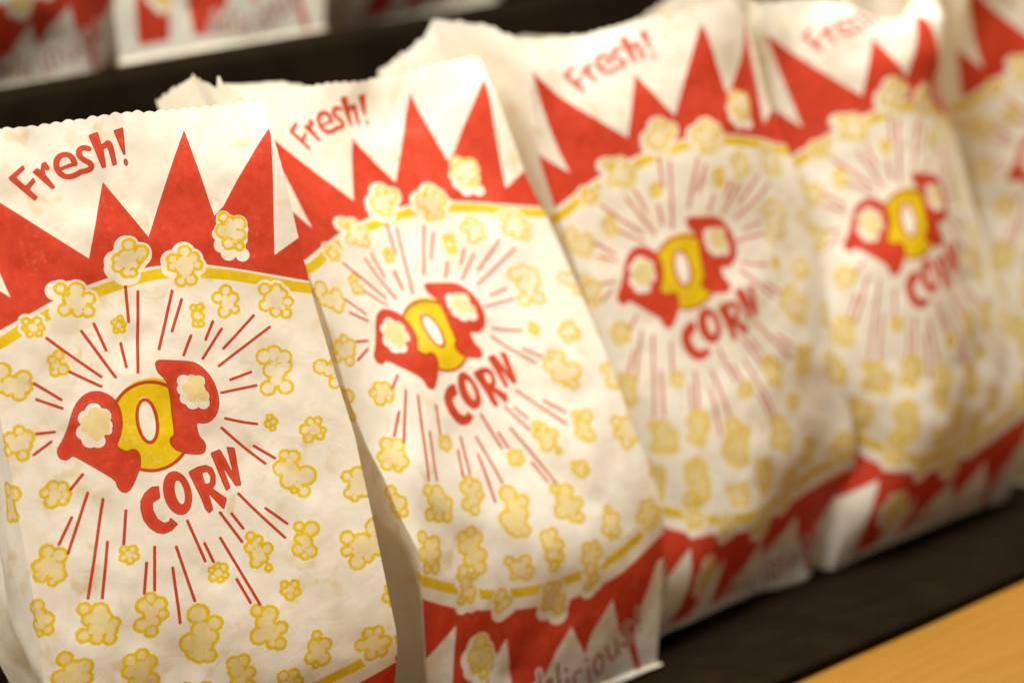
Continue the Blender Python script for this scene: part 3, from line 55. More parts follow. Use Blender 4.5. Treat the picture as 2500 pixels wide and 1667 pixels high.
CAGES = [[314.1,861.1,2.1,332.7,858.6,1.9,351.3,856.1,0.7,369.9,853.3,-0.5,388.6,850.4,-0.6,407.5,848.7,-3.3,426.4,847.1,-5.0,445.2,844.6,-6.3,463.8,841.5,-8.0,313.3,859.5,-17.7,331.8,857.0,-18.3,350.3,854.5,-19.3,368.9,851.7,-20.6,387.2,848.5,-21.2,405.5,845.0,-22.4,424.0,841.5,-23.5,442.3,837.7,-24.4,460.3,832.9,-24.9,312.2,858.0,-37.5,330.7,855.3,-38.3,349.2,852.6,-39.3,367.6,849.8,-40.5,386.0,846.4,-41.3,404.2,842.4,-42.1,422.4,838.3,-43.0,440.7,834.1,-43.8,458.8,829.6,-44.5,311.0,856.5,-57.3,329.5,853.6,-58.2,347.9,850.6,-59.2,366.3,847.5,-60.3,384.7,843.9,-61.1,403.0,840.2,-61.8,421.2,836.5,-62.7,439.5,832.6,-63.5,457.8,829.0,-64.3,309.9,854.9,-77.2,328.3,851.8,-78.1,346.7,848.5,-79.0,365.1,845.1,-79.9,383.5,841.7,-80.7,401.8,838.1,-81.5,420.2,834.6,-82.4,438.5,831.2,-83.2,457.0,828.1,-84.0,308.8,853.4,-97.0,327.1,849.9,-97.8,345.5,846.4,-98.7,363.9,843.0,-99.5,382.3,839.5,-100.4,400.7,836.1,-101.2,419.1,832.6,-102.0,437.5,829.3,-102.9,456.0,826.3,-103.7,307.6,852.1,-116.8,326.0,848.1,-117.6,344.3,844.4,-118.4,362.7,840.9,-119.2,381.1,837.5,-120.0,399.5,834.0,-120.9,418.0,830.6,-121.7,436.4,827.3,-122.5,454.9,824.1,-123.3,306.7,850.4,-136.6,324.9,846.3,-137.3,343.2,842.5,-138.1,361.6,839.0,-138.9,380.0,835.5,-139.7,398.4,832.0,-140.5,416.8,828.5,-141.4,435.2,825.1,-142.2,453.7,821.8,-143.0,305.5,849.2,-156.4,323.8,844.5,-157.0,342.1,840.5,-157.8,360.5,837.0,-158.6,378.9,833.5,-159.4,397.3,830.0,-160.2,415.7,826.5,-161.1,434.1,822.9,-161.9,452.4,819.3,-162.6,304.5,847.6,-176.2,322.7,842.7,-176.9,341.0,838.6,-177.6,359.3,835.0,-178.3,377.7,831.4,-179.1,396.1,827.9,-180.0,414.5,824.4,-180.8,432.9,820.7,-181.6,451.2,816.9,-182.3,303.5,846.1,-196.1,321.6,840.9,-196.7,339.8,836.6,-197.3,358.2,832.9,-198.1,376.6,829.4,-198.9,395.0,825.9,-199.7,413.4,822.3,-200.5,431.7,818.5,-201.3,450.0,814.4,-202.1,302.3,845.1,-215.9,320.5,839.6,-216.6,338.7,835.0,-217.2,357.1,830.9,-217.9,375.5,827.2,-218.7,393.9,823.8,-219.5,412.3,820.3,-220.3,430.6,816.5,-221.1,448.8,812.2,-221.9,300.1,845.3,-235.8,319.1,839.6,-236.2,337.6,834.5,-236.9,356.0,829.8,-237.7,374.4,825.4,-238.6,392.9,822.0,-239.4,411.3,818.4,-240.3,429.7,814.9,-241.1,447.9,810.6,-241.8,300.5,844.9,-255.5,318.7,840.1,-255.9,337.1,835.2,-256.6,355.4,830.3,-257.5,373.7,825.3,-258.6,392.3,821.7,-259.4,410.8,818.2,-260.3,429.3,814.8,-261.1,447.7,811.0,-262.0,300.2,845.3,-275.2,318.5,841.3,-275.7,336.9,837.2,-276.3,355.2,833.1,-277.1,373.6,829.2,-278.0,392.1,825.9,-278.8,410.7,822.9,-279.5,429.3,820.1,-280.3,447.8,817.4,-281.0,299.8,846.3,-294.9,318.3,843.4,-295.3,336.8,840.5,-295.8,355.4,837.7,-296.3,373.9,835.0,-296.9,392.5,832.5,-297.5,411.1,830.3,-298.0,429.7,828.3,-298.5,448.3,826.3,-298.9,299.6,848.0,-314.6,318.3,846.5,-314.9,337.0,844.9,-315.1,355.6,843.4,-315.3,374.3,841.9,-315.5,392.9,840.5,-315.7,411.6,839.1,-315.9,430.3,837.8,-316.0,448.9,836.6,-316.1,299.6,850.0,-334.3,318.3,850.0,-334.3,337.1,850.0,-334.2,355.9,849.8,-334.1,374.6,849.5,-333.9,393.4,849.0,-333.7,412.1,848.5,-333.4,430.8,847.9,-333.2,449.5,847.3,-333.0],[470.7,883.7,-3.2,488.5,888.5,-4.1,506.5,892.6,-4.2,525.1,893.9,-5.7,543.8,893.6,-7.1,561.5,897.8,-7.9,579.9,895.4,-7.8,597.5,890.4,-6.0,615.6,890.5,-6.9,471.5,877.4,-21.6,489.0,883.1,-22.9,506.5,888.6,-24.1,524.3,892.7,-25.5,542.7,894.1,-26.6,561.3,894.5,-27.1,579.5,890.1,-26.2,597.0,882.7,-23.9,614.9,877.0,-21.4,472.1,871.5,-40.2,489.3,877.7,-41.8,506.6,883.8,-43.4,524.3,888.7,-45.0,542.8,889.5,-45.5,561.4,887.5,-45.3,579.7,883.5,-44.4,597.4,877.7,-42.7,614.7,871.5,-40.7,472.3,865.9,-58.9,489.6,872.1,-60.6,507.0,878.0,-62.3,524.7,882.8,-63.8,543.1,883.3,-64.0,561.6,880.6,-63.5,580.0,877.4,-63.0,598.0,873.2,-61.9,615.7,868.1,-60.4,472.4,860.5,-77.7,489.8,866.5,-79.3,507.6,871.6,-80.9,525.4,876.0,-82.5,543.9,876.7,-82.7,562.3,874.4,-82.2,580.6,870.8,-81.6,598.8,868.1,-81.0,616.8,864.6,-79.6,472.5,854.8,-96.3,490.0,860.6,-98.1,507.8,865.6,-99.7,525.9,869.4,-101.1,544.5,870.0,-101.2,563.0,868.4,-101.1,581.3,864.7,-100.4,599.6,862.3,-99.9,617.8,859.6,-98.4,473.1,848.8,-115.2,490.8,853.5,-116.3,508.5,858.1,-117.8,526.5,862.1,-119.1,545.2,863.1,-119.5,563.8,861.5,-119.5,582.1,858.6,-119.1,600.4,856.0,-118.4,618.7,853.6,-117.0,473.0,845.3,-135.0,491.4,846.5,-134.8,509.6,849.9,-135.5,527.7,853.2,-136.4,546.1,855.4,-137.5,564.6,854.6,-137.8,582.9,851.8,-137.5,601.3,849.5,-136.9,619.5,847.5,-135.6,473.5,841.5,-154.6,492.1,840.2,-153.3,510.3,843.1,-153.8,528.5,846.2,-154.7,546.8,848.8,-155.9,565.3,848.4,-156.3,583.7,845.2,-155.8,602.0,842.9,-155.4,620.3,841.3,-154.3,474.3,835.8,-173.5,493.0,834.2,-172.0,511.0,837.9,-172.7,529.0,841.0,-173.4,547.4,842.7,-174.4,565.8,842.5,-174.8,584.3,839.0,-174.3,602.7,836.3,-173.8,621.1,835.1,-173.0,475.8,827.8,-191.7,494.2,828.5,-190.9,511.8,833.1,-191.9,530.0,835.5,-192.5,548.4,835.8,-192.9,566.8,834.5,-192.8,585.2,832.2,-192.7,603.5,830.7,-192.7,621.8,829.9,-192.1,476.8,822.4,-211.1,495.1,824.7,-210.4,512.9,828.5,-211.2,531.1,829.9,-211.7,549.4,829.2,-211.8,567.7,827.8,-211.7,586.0,825.7,-211.4,604.2,825.9,-212.3,622.5,825.7,-211.6,478.5,817.6,-230.5,495.5,823.4,-230.6,513.5,825.8,-230.9,531.9,825.2,-231.0,550.2,823.5,-231.1,568.5,822.8,-231.2,586.8,820.7,-231.1,605.0,821.4,-232.0,623.4,822.6,-231.2,477.5,819.6,-250.5,495.4,823.5,-250.7,513.7,824.8,-250.8,532.1,823.5,-250.9,550.5,820.5,-251.1,569.0,819.1,-251.4,587.6,817.7,-251.4,606.1,819.0,-251.5,624.5,821.4,-251.1,476.8,823.2,-270.4,495.1,825.0,-270.6,513.4,825.5,-270.7,531.8,824.3,-270.8,550.2,822.3,-271.1,568.6,820.8,-271.3,587.1,820.5,-271.5,605.5,822.0,-271.6,623.6,824.2,-271.7,476.4,827.0,-290.2,494.7,827.6,-290.4,513.1,827.6,-290.5,531.4,826.7,-290.7,549.7,825.4,-290.8,568.0,824.5,-291.0,586.4,824.7,-291.2,604.7,826.0,-291.6,622.7,828.1,-292.1,476.1,830.8,-310.0,494.4,830.9,-310.2,512.7,830.7,-310.3,531.0,830.1,-310.4,549.2,829.4,-310.5,567.4,828.9,-310.6,585.6,829.2,-310.9,603.7,830.2,-311.4,621.6,831.9,-312.6,475.8,834.6,-329.9,494.1,834.6,-330.0,512.4,834.4,-330.1,530.7,834.2,-330.1,548.8,833.9,-330.2,566.8,833.7,-330.2,584.7,834.1,-330.4,602.4,834.7,-331.0,619.9,835.2,-333.2],[641.0,887.3,-1.6,659.5,888.3,-3.2,677.9,887.2,-4.7,695.6,881.7,-4.5,711.1,872.3,-2.3,727.0,859.6,-1.0,744.1,850.4,0.1,762.8,852.2,0.9,780.2,859.3,1.4,639.5,882.7,-20.1,657.9,883.6,-22.5,676.4,881.3,-23.6,694.1,875.3,-23.2,710.6,866.3,-21.6,726.8,856.2,-20.2,744.8,849.4,-19.5,763.2,853.1,-18.9,779.6,862.1,-18.3,638.3,883.5,-41.8,656.6,880.6,-42.5,675.1,876.7,-42.9,692.9,870.6,-42.4,709.9,862.6,-41.2,726.9,854.5,-39.9,745.2,850.4,-39.1,763.7,853.5,-38.6,780.7,861.3,-38.2,638.1,883.5,-63.3,656.3,878.3,-62.7,674.7,873.9,-62.6,692.7,868.1,-62.1,710.0,860.6,-61.0,727.4,852.8,-59.6,746.0,849.4,-58.5,764.5,852.2,-58.2,781.7,859.5,-58.2,638.8,880.1,-83.6,656.9,875.6,-82.7,675.1,871.6,-82.4,693.1,865.8,-81.7,710.6,858.3,-80.6,728.2,851.0,-79.3,746.8,848.0,-78.5,765.4,850.2,-77.8,783.6,854.6,-77.6,639.2,876.2,-103.6,657.4,872.9,-102.9,675.7,869.2,-102.3,693.7,863.8,-101.5,711.3,856.7,-100.4,729.1,850.2,-99.2,747.7,847.4,-98.5,766.3,848.5,-97.7,784.9,850.5,-97.2,639.5,872.3,-123.6,658.0,870.4,-123.0,676.3,867.2,-122.3,694.4,862.3,-121.4,712.0,855.7,-120.3,729.9,850.0,-119.3,748.5,847.3,-118.6,767.2,847.5,-118.0,785.8,848.8,-117.2,639.9,868.6,-143.6,658.5,868.2,-143.1,676.9,865.5,-142.4,695.1,860.9,-141.4,712.8,854.3,-140.3,730.7,848.5,-139.2,749.4,846.3,-138.5,768.1,846.8,-138.0,786.7,848.4,-137.4,640.2,865.2,-163.4,658.9,865.4,-163.1,677.5,863.4,-162.4,695.8,859.0,-161.3,713.6,852.4,-160.1,731.7,846.1,-158.9,750.3,844.4,-158.3,768.9,845.8,-158.0,787.3,848.3,-157.7,640.7,861.1,-183.1,659.3,861.6,-182.9,677.9,860.8,-182.4,696.3,857.2,-181.3,714.3,851.3,-179.9,732.5,845.8,-178.8,751.1,843.6,-178.5,769.7,844.6,-178.3,788.0,847.3,-178.2,640.9,857.7,-202.9,659.6,858.4,-202.8,678.2,857.8,-202.4,696.6,854.5,-201.4,714.7,849.5,-200.2,733.0,845.2,-199.3,751.6,843.4,-198.9,770.3,844.1,-198.8,788.7,846.1,-198.7,640.9,855.0,-222.9,659.5,855.8,-222.9,678.1,854.6,-222.5,696.5,851.4,-221.5,714.9,847.5,-220.5,733.5,844.8,-219.7,752.2,843.9,-219.3,770.8,844.5,-219.4,789.3,845.4,-219.4,640.8,851.5,-242.8,659.5,852.3,-242.8,678.1,850.8,-242.4,696.5,848.1,-241.6,715.1,845.8,-240.8,733.8,845.1,-240.1,752.5,845.9,-239.7,771.2,846.2,-240.0,789.6,845.3,-240.4,640.9,847.2,-262.6,659.3,849.1,-262.9,678.0,847.5,-262.4,696.6,845.9,-261.8,715.2,845.5,-261.2,733.8,847.5,-260.2,752.5,850.0,-259.6,771.3,850.0,-260.1,789.9,846.5,-261.6,641.4,843.4,-282.5,659.9,844.4,-282.5,678.2,845.5,-282.5,696.7,846.5,-282.1,715.3,848.4,-281.5,733.3,853.1,-279.4,751.9,856.3,-278.6,770.7,856.6,-279.4,789.2,854.2,-281.7,641.6,845.5,-302.4,660.1,847.0,-302.5,677.9,851.2,-301.6,696.0,854.4,-300.5,714.1,858.0,-299.0,732.0,862.2,-297.0,750.5,863.9,-296.9,769.2,864.6,-298.0,787.4,866.2,-299.8,639.7,857.6,-318.4,658.0,859.6,-318.6,676.3,862.5,-318.0,694.4,865.8,-317.0,712.3,869.3,-315.5,730.5,871.7,-314.6,748.7,870.4,-315.6,766.9,870.8,-316.9,783.4,878.2,-318.1,637.7,872.4,-332.5,656.2,874.1,-332.8,674.6,875.9,-333.1,692.9,877.8,-333.1,711.2,879.5,-332.9,729.4,879.5,-333.2,746.7,875.3,-334.8,764.4,874.4,-336.2,774.6,888.5,-336.5],[798.8,871.8,-5.2,816.4,865.1,-6.8,834.5,860.7,-8.8,852.8,860.5,-13.4,868.9,862.9,-23.0,884.3,862.7,-34.2,901.8,863.3,-28.2,914.4,859.7,-14.1,932.6,862.4,-9.4,798.0,873.2,-24.9,814.3,863.8,-26.7,830.8,854.7,-27.4,848.1,847.7,-28.2,866.4,844.0,-29.3,885.0,843.0,-30.9,903.6,843.5,-31.2,921.7,849.6,-30.4,933.2,865.0,-29.4,798.3,873.4,-46.1,813.5,862.6,-46.6,829.3,852.1,-47.0,846.2,842.9,-47.1,864.5,836.6,-47.0,884.2,835.4,-48.2,903.3,840.4,-49.7,918.9,852.2,-49.7,927.5,869.1,-48.0,797.4,871.7,-66.8,812.9,861.1,-66.7,828.8,850.9,-66.7,845.5,841.8,-66.6,863.6,835.8,-66.3,882.5,837.6,-67.0,900.0,844.7,-68.2,915.0,856.0,-68.6,928.0,869.5,-68.4,796.3,868.8,-87.0,812.2,859.0,-86.8,828.2,849.1,-86.4,844.8,840.2,-86.1,863.0,835.4,-86.0,881.3,838.5,-86.5,898.2,846.5,-87.5,913.8,856.8,-88.2,929.1,867.5,-88.5,795.2,865.4,-107.0,811.4,856.2,-106.6,827.7,846.8,-106.2,844.5,838.5,-105.9,862.7,833.9,-105.8,881.3,836.5,-106.1,898.2,844.6,-107.1,914.1,854.5,-107.9,930.2,864.1,-108.3,794.0,861.7,-126.8,810.6,853.0,-126.4,827.2,844.4,-125.9,844.4,836.7,-125.6,862.7,831.9,-125.5,881.6,833.3,-125.5,898.6,841.5,-126.5,914.6,851.4,-127.5,930.6,861.1,-128.3,792.5,857.6,-146.3,809.5,849.7,-146.1,826.4,841.5,-145.6,844.0,834.7,-145.4,862.4,830.7,-145.3,881.4,831.5,-145.3,898.5,839.2,-146.3,914.8,848.6,-147.1,931.0,858.0,-148.1,790.8,852.9,-165.6,808.0,845.7,-165.5,825.3,838.3,-165.2,843.2,832.7,-165.2,861.8,830.2,-165.3,880.4,832.0,-165.6,898.0,838.1,-166.2,914.9,846.2,-166.9,931.6,854.7,-167.8,789.0,848.3,-184.8,806.7,842.0,-185.0,824.4,835.9,-185.0,842.5,831.3,-185.2,861.0,829.8,-185.4,879.5,832.2,-185.7,897.4,837.5,-186.1,914.9,844.2,-186.7,932.2,851.3,-187.4,787.7,844.9,-204.3,805.6,839.6,-204.7,823.5,834.3,-205.1,841.7,830.3,-205.3,860.3,829.5,-205.5,878.8,832.1,-205.7,896.9,836.8,-206.1,914.8,842.3,-206.5,932.7,847.9,-207.0,787.1,844.5,-224.0,804.9,838.7,-224.7,822.7,832.9,-225.2,841.0,829.3,-225.4,859.6,829.3,-225.6,878.1,832.1,-225.7,896.4,836.1,-225.9,914.7,840.4,-226.2,933.0,844.6,-226.6,788.6,848.9,-243.0,804.8,839.1,-244.4,821.8,831.2,-245.4,840.3,828.3,-245.7,859.0,829.5,-245.7,877.5,832.7,-245.6,896.0,835.9,-245.7,914.5,838.9,-246.0,933.0,841.8,-246.3,791.9,856.2,-260.7,805.0,842.5,-263.8,820.9,832.0,-265.8,839.8,828.3,-266.0,858.3,831.8,-265.6,876.7,835.1,-265.3,895.4,837.3,-265.4,914.1,839.0,-265.7,932.8,840.7,-266.1,788.4,856.7,-280.1,802.4,843.9,-283.2,819.7,835.4,-285.8,838.6,835.6,-285.3,857.1,838.5,-284.4,875.8,840.5,-284.3,894.6,841.3,-284.7,913.4,841.9,-285.2,932.1,842.7,-285.7,782.9,857.4,-299.4,800.0,847.4,-302.7,818.8,845.0,-303.6,837.6,846.5,-302.5,856.2,848.3,-301.8,875.0,849.1,-302.1,893.8,849.0,-302.8,912.6,848.8,-303.7,931.3,848.8,-304.4,780.7,860.3,-318.9,799.2,857.4,-320.2,818.1,857.6,-319.4,836.9,858.7,-318.4,855.6,859.7,-318.1,874.3,860.1,-318.5,893.1,860.0,-319.2,911.8,859.5,-320.1,930.5,858.6,-321.5,779.2,870.3,-336.7,798.7,871.0,-334.6,817.7,871.3,-333.9,836.4,871.4,-333.8,855.1,871.7,-333.9,873.9,872.2,-334.1,892.6,872.8,-334.2,911.3,872.7,-334.7,929.7,870.3,-337.4],[952.8,851.6,-2.7,971.4,852.6,-0.7,990.2,852.7,0.7,1009.0,851.6,1.6,1027.8,849.5,2.0,1046.4,846.9,2.4,1065.0,844.0,2.6,1083.5,841.0,2.9,1102.0,838.0,3.1,954.2,859.3,-20.9,972.8,858.4,-19.6,991.4,856.3,-18.7,1009.9,853.4,-18.1,1028.3,850.1,-17.7,1046.8,846.7,-17.4,1065.2,843.3,-17.2,1083.7,840.0,-16.9,1102.1,836.7,-16.7,955.9,867.7,-39.0,974.2,863.5,-38.6,992.4,859.2,-38.2,1010.6,854.8,-37.9,1028.8,850.5,-37.6,1047.1,846.5,-37.3,1065.4,842.6,-37.0,1083.8,839.0,-36.7,1102.2,835.4,-36.5,957.8,874.1,-57.9,975.2,866.9,-58.1,993.1,861.0,-57.9,1011.1,855.7,-57.6,1029.2,850.8,-57.3,1047.4,846.3,-57.1,1065.7,842.1,-56.8,1084.0,838.1,-56.6,1102.3,834.3,-56.3,958.9,876.8,-78.1,976.1,868.9,-77.6,993.7,862.2,-77.5,1011.5,856.3,-77.3,1029.5,850.9,-77.1,1047.6,846.1,-76.9,1065.9,841.6,-76.7,1084.1,837.5,-76.4,1102.4,833.4,-76.2,960.2,878.7,-97.7,977.1,870.4,-97.3,994.3,863.0,-97.2,1011.9,856.6,-97.1,1029.8,850.9,-96.9,1047.9,846.0,-96.7,1066.1,841.4,-96.5,1084.3,837.1,-96.3,1102.6,832.9,-96.0,961.5,880.8,-117.1,977.8,871.5,-117.0,994.8,863.5,-117.0,1012.3,856.8,-116.9,1030.1,851.1,-116.7,1048.1,846.0,-116.5,1066.3,841.4,-116.3,1084.5,836.9,-116.1,1102.7,832.6,-115.9,962.2,882.0,-136.7,978.2,872.1,-136.7,995.1,864.0,-136.7,1012.6,857.3,-136.6,1030.4,851.5,-136.5,1048.4,846.3,-136.3,1066.6,841.6,-136.1,1084.8,837.1,-136.0,1103.0,832.7,-135.8,962.0,882.1,-156.6,978.4,872.7,-156.5,995.4,864.6,-156.5,1012.9,857.9,-156.4,1030.7,852.0,-156.3,1048.7,846.8,-156.1,1066.9,842.1,-156.0,1085.1,837.5,-155.8,1103.3,833.1,-155.7,961.3,880.1,-176.5,978.3,872.3,-176.3,995.6,865.0,-176.3,1013.2,858.5,-176.2,1031.0,852.7,-176.0,1049.1,847.5,-175.9,1067.2,842.8,-175.8,1085.4,838.3,-175.7,1103.6,833.8,-175.5,960.3,877.3,-196.3,977.9,870.9,-196.1,995.5,864.6,-196.0,1013.4,858.7,-195.9,1031.3,853.3,-195.8,1049.4,848.3,-195.7,1067.6,843.6,-195.6,1085.8,839.2,-195.5,1104.0,834.9,-195.4,959.4,874.1,-216.0,977.3,868.8,-215.9,995.3,863.6,-215.8,1013.4,858.5,-215.7,1031.5,853.6,-215.6,1049.7,848.9,-215.5,1067.9,844.6,-215.4,1086.2,840.4,-215.3,1104.5,836.3,-215.2,958.6,870.6,-235.7,976.8,866.4,-235.6,995.1,862.1,-235.5,1013.3,857.8,-235.4,1031.6,853.6,-235.3,1049.9,849.5,-235.3,1068.2,845.5,-235.2,1086.6,841.7,-235.1,1104.9,838.0,-235.1,957.9,867.0,-255.3,976.3,863.7,-255.3,994.7,860.3,-255.2,1013.2,856.8,-255.2,1031.6,853.3,-255.1,1050.0,849.8,-255.0,1068.4,846.4,-255.0,1086.9,843.2,-254.9,1105.4,840.0,-254.9,957.3,863.2,-274.9,975.9,860.7,-274.9,994.4,858.1,-274.9,1013.0,855.5,-274.9,1031.5,852.7,-274.9,1050.1,850.0,-274.8,1068.6,847.3,-274.8,1087.2,844.7,-274.7,1105.8,842.2,-274.6,956.9,859.2,-294.4,975.5,857.5,-294.5,994.2,855.8,-294.6,1012.8,853.9,-294.7,1031.5,852.0,-294.7,1050.1,850.1,-294.6,1068.8,848.2,-294.6,1087.4,846.4,-294.5,1106.1,844.6,-294.4,956.5,855.0,-313.9,975.2,854.1,-314.1,993.9,853.2,-314.3,1012.7,852.2,-314.4,1031.4,851.1,-314.4,1050.1,850.1,-314.4,1068.8,849.1,-314.3,1087.6,848.1,-314.2,1106.3,847.2,-314.1,956.2,850.8,-333.3,974.9,850.6,-333.6,993.7,850.4,-333.9,1012.5,850.2,-334.1,1031.3,850.1,-334.2,1050.1,850.1,-334.2,1068.9,850.0,-334.1,1087.7,849.9,-334.0,1106.5,849.9,-333.8]]
UL, UR, V0, V1 = -.061, .089, -.130, .207
NU, NV = 9, 18

# ------------------------------------------------------------------ the printed artwork, drawn by code into ink plates
PX = 10.0                                     # pixels per millimetre
X0, X1, Y0, Y1 = -66.0, 90.0, -137.0, 212.0
TW, TH = int((X1 - X0) * PX), int((Y1 - Y0) * PX)
red = np.zeros((TH, TW), np.float32)
yel = np.zeros((TH, TW), np.float32)
edg = np.full((TH, TW), 0.5, np.float32)
rng = np.random.RandomState(5)

def win(x0, y0, x1, y1, m=2.5):
    a = max(0, int((x0 - m - X0) * PX)); b = min(TW, int((x1 + m - X0) * PX) + 1)
    c = max(0, int((y0 - m - Y0) * PX)); d = min(TH, int((y1 + m - Y0) * PX) + 1)
    if b <= a or d <= c:
        return None
    gx, gy = np.meshgrid((np.arange(a, b) + .5) / PX + X0, (np.arange(c, d) + .5) / PX + Y0)
    return (slice(c, d), slice(a, b)), gx.astype(np.float32), gy.astype(np.float32)

def sd_poly(P, gx, gy):
    P = np.array(P, np.float32)
    d2 = np.full(gx.shape, 1e9, np.float32)
    ins = np.zeros(gx.shape, bool)
    for i in range(len(P)):
        ax, ay = P[i - 1]; bx, by = P[i]
        ex, ey = bx - ax, by - ay
        wx, wy = gx - ax, gy - ay
        t = np.clip((wx * ex + wy * ey) / (ex * ex + ey * ey + 1e-12), 0, 1)
        d2 = np.minimum(d2, (wx - ex * t) ** 2 + (wy - ey * t) ** 2)
        if ay != by:
            ins ^= ((ay > gy) != (by > gy)) & (gx < (bx - ax) * (gy - ay) / (by - ay) + ax)
    d = np.sqrt(d2)
    return np.where(ins, -d, d)

def sd_line(P, gx, gy):
    d2 = np.full(gx.shape, 1e9, np.float32)
    for (ax, ay), (bx, by) in zip(P[:-1], P[1:]):
        ex, ey = bx - ax, by - ay
        wx, wy = gx - ax, gy - ay
        t = np.clip((wx * ex + wy * ey) / (ex * ex + ey * ey + 1e-12), 0, 1)
        d2 = np.minimum(d2, (wx - ex * t) ** 2 + (wy - ey * t) ** 2)
    return np.sqrt(d2)

def sd_circ(L, gx, gy, dx=0, dy=0, grow=0):
    D = np.stack([np.hypot(gx - x - dx, gy - y - dy) - r - grow for x, y, r in L])
    D.partition(1, axis=0)
    return D[0], D[1]

def sd_kernel(L, gx, gy, dx=0, dy=0, grow=0):
    """union of the lobes with the middle closed"""
    d, d2 = sd_circ(L, gx, gy, dx, dy, grow)
    c = np.array([[x + dx, y + dy] for x, y, r in L])
    o = c.mean(0); a = np.argsort(np.arctan2(c[:, 1] - o[1], c[:, 0] - o[0]))
    core = sd_poly(c[a], gx, gy)
    d = np.minimum(d, core - .2)
    return d, d2

def cov(d, soft=.16):
    return np.clip(.5 - d / soft, 0, 1)

def bbox(P):
    a = np.array([p[:2] for p in P]); return a[:, 0].min(), a[:, 1].min(), a[:, 0].max(), a[:, 1].max()

def smooth_closed(P, n=3, f=.22):
    P = np.array(P)
    for _ in range(n):
        Q = np.roll(P, -1, 0)
        P = np.stack([P * (1 - f) + Q * f, P * f + Q * (1 - f)], 1).reshape(-1, 2)
    return P

def smooth_open(P, n=2):
    P = np.array(P)
    for _ in range(n):
        Q = np.stack([P[:-1] * .75 + P[1:] * .25, P[:-1] * .25 + P[1:] * .75], 1).reshape(-1, 2)
        P = np.vstack([P[:1], Q, P[-1:]])
    return P

def mark_edge(s, d, amp=1.0):
    e = np.exp(-((d + .28) / .20) ** 2) * .5 - np.exp(-((d + .85) / .25) ** 2) * .38
    edg[s] = np.where(np.abs(e) > .03, .5 + amp * e, edg[s])

def plate(arr, P, edge=0.0, hole=None, soft=.16):
    s, gx, gy = win(*bbox(P))
    d = sd_poly(P, gx, gy)
    if hole is not None:
        d = np.maximum(d, -sd_poly(hole, gx, gy))
    arr[s] = np.maximum(arr[s], cov(d, soft))
    if edge:
        mark_edge(s, d, edge)
    return s, d

for i, P in enumerate(ART['RED']):
    if i < 2:
        plate(red, P, .35)
    else:
        plate(red, smooth_closed(P, 1, .07), .8)
# the yellow ring that closes the round field, top and bottom
for P in (ART['band1'], ART['band2']):
    P = smooth_open(P, 2)
    s, gx, gy = win(*bbox(P))
    d = sd_line(P, gx, gy) - ART['bandw'] * 1.12
    yel[s] = np.maximum(yel[s], cov(d))
for P, w in ART['STROKES']:
    P = smooth_open(P, 2) if len(P) > 2 else np.array(P)
    s, gx, gy = win(*bbox(P))
    d = sd_line(P, gx, gy) - w
    red[s] = np.maximum(red[s], cov(d))
    mark_edge(s, d, .5)
for P, H in ART['HOLED']:
    plate(red, smooth_closed(P, 1, .08), .8, smooth_closed(H, 1, .1))
txt = np.zeros((TH, TW), np.float32)
for P, w in ART['TXT']:
    P = smooth_open(P, 2) if len(P) > 2 else np.array(P)
    s, gx, gy = win(*bbox(P))
    d = sd_line(P, gx, gy) - w
    halo = cov(d - 1.0, .5)                   # every letter is ringed in bare paper
    red[s] = np.where(txt[s] > .5, red[s], red[s] * (1 - halo)); edg[s] = np.where(txt[s] > .5, edg[s], .5 + (edg[s] - .5) * (1 - halo))
    over = cov(d)
    txt[s] = np.maximum(txt[s], over)
    red[s] = np.maximum(red[s], over * .95)
    edg[s] = np.maximum(edg[s], .5 + .5 * over)
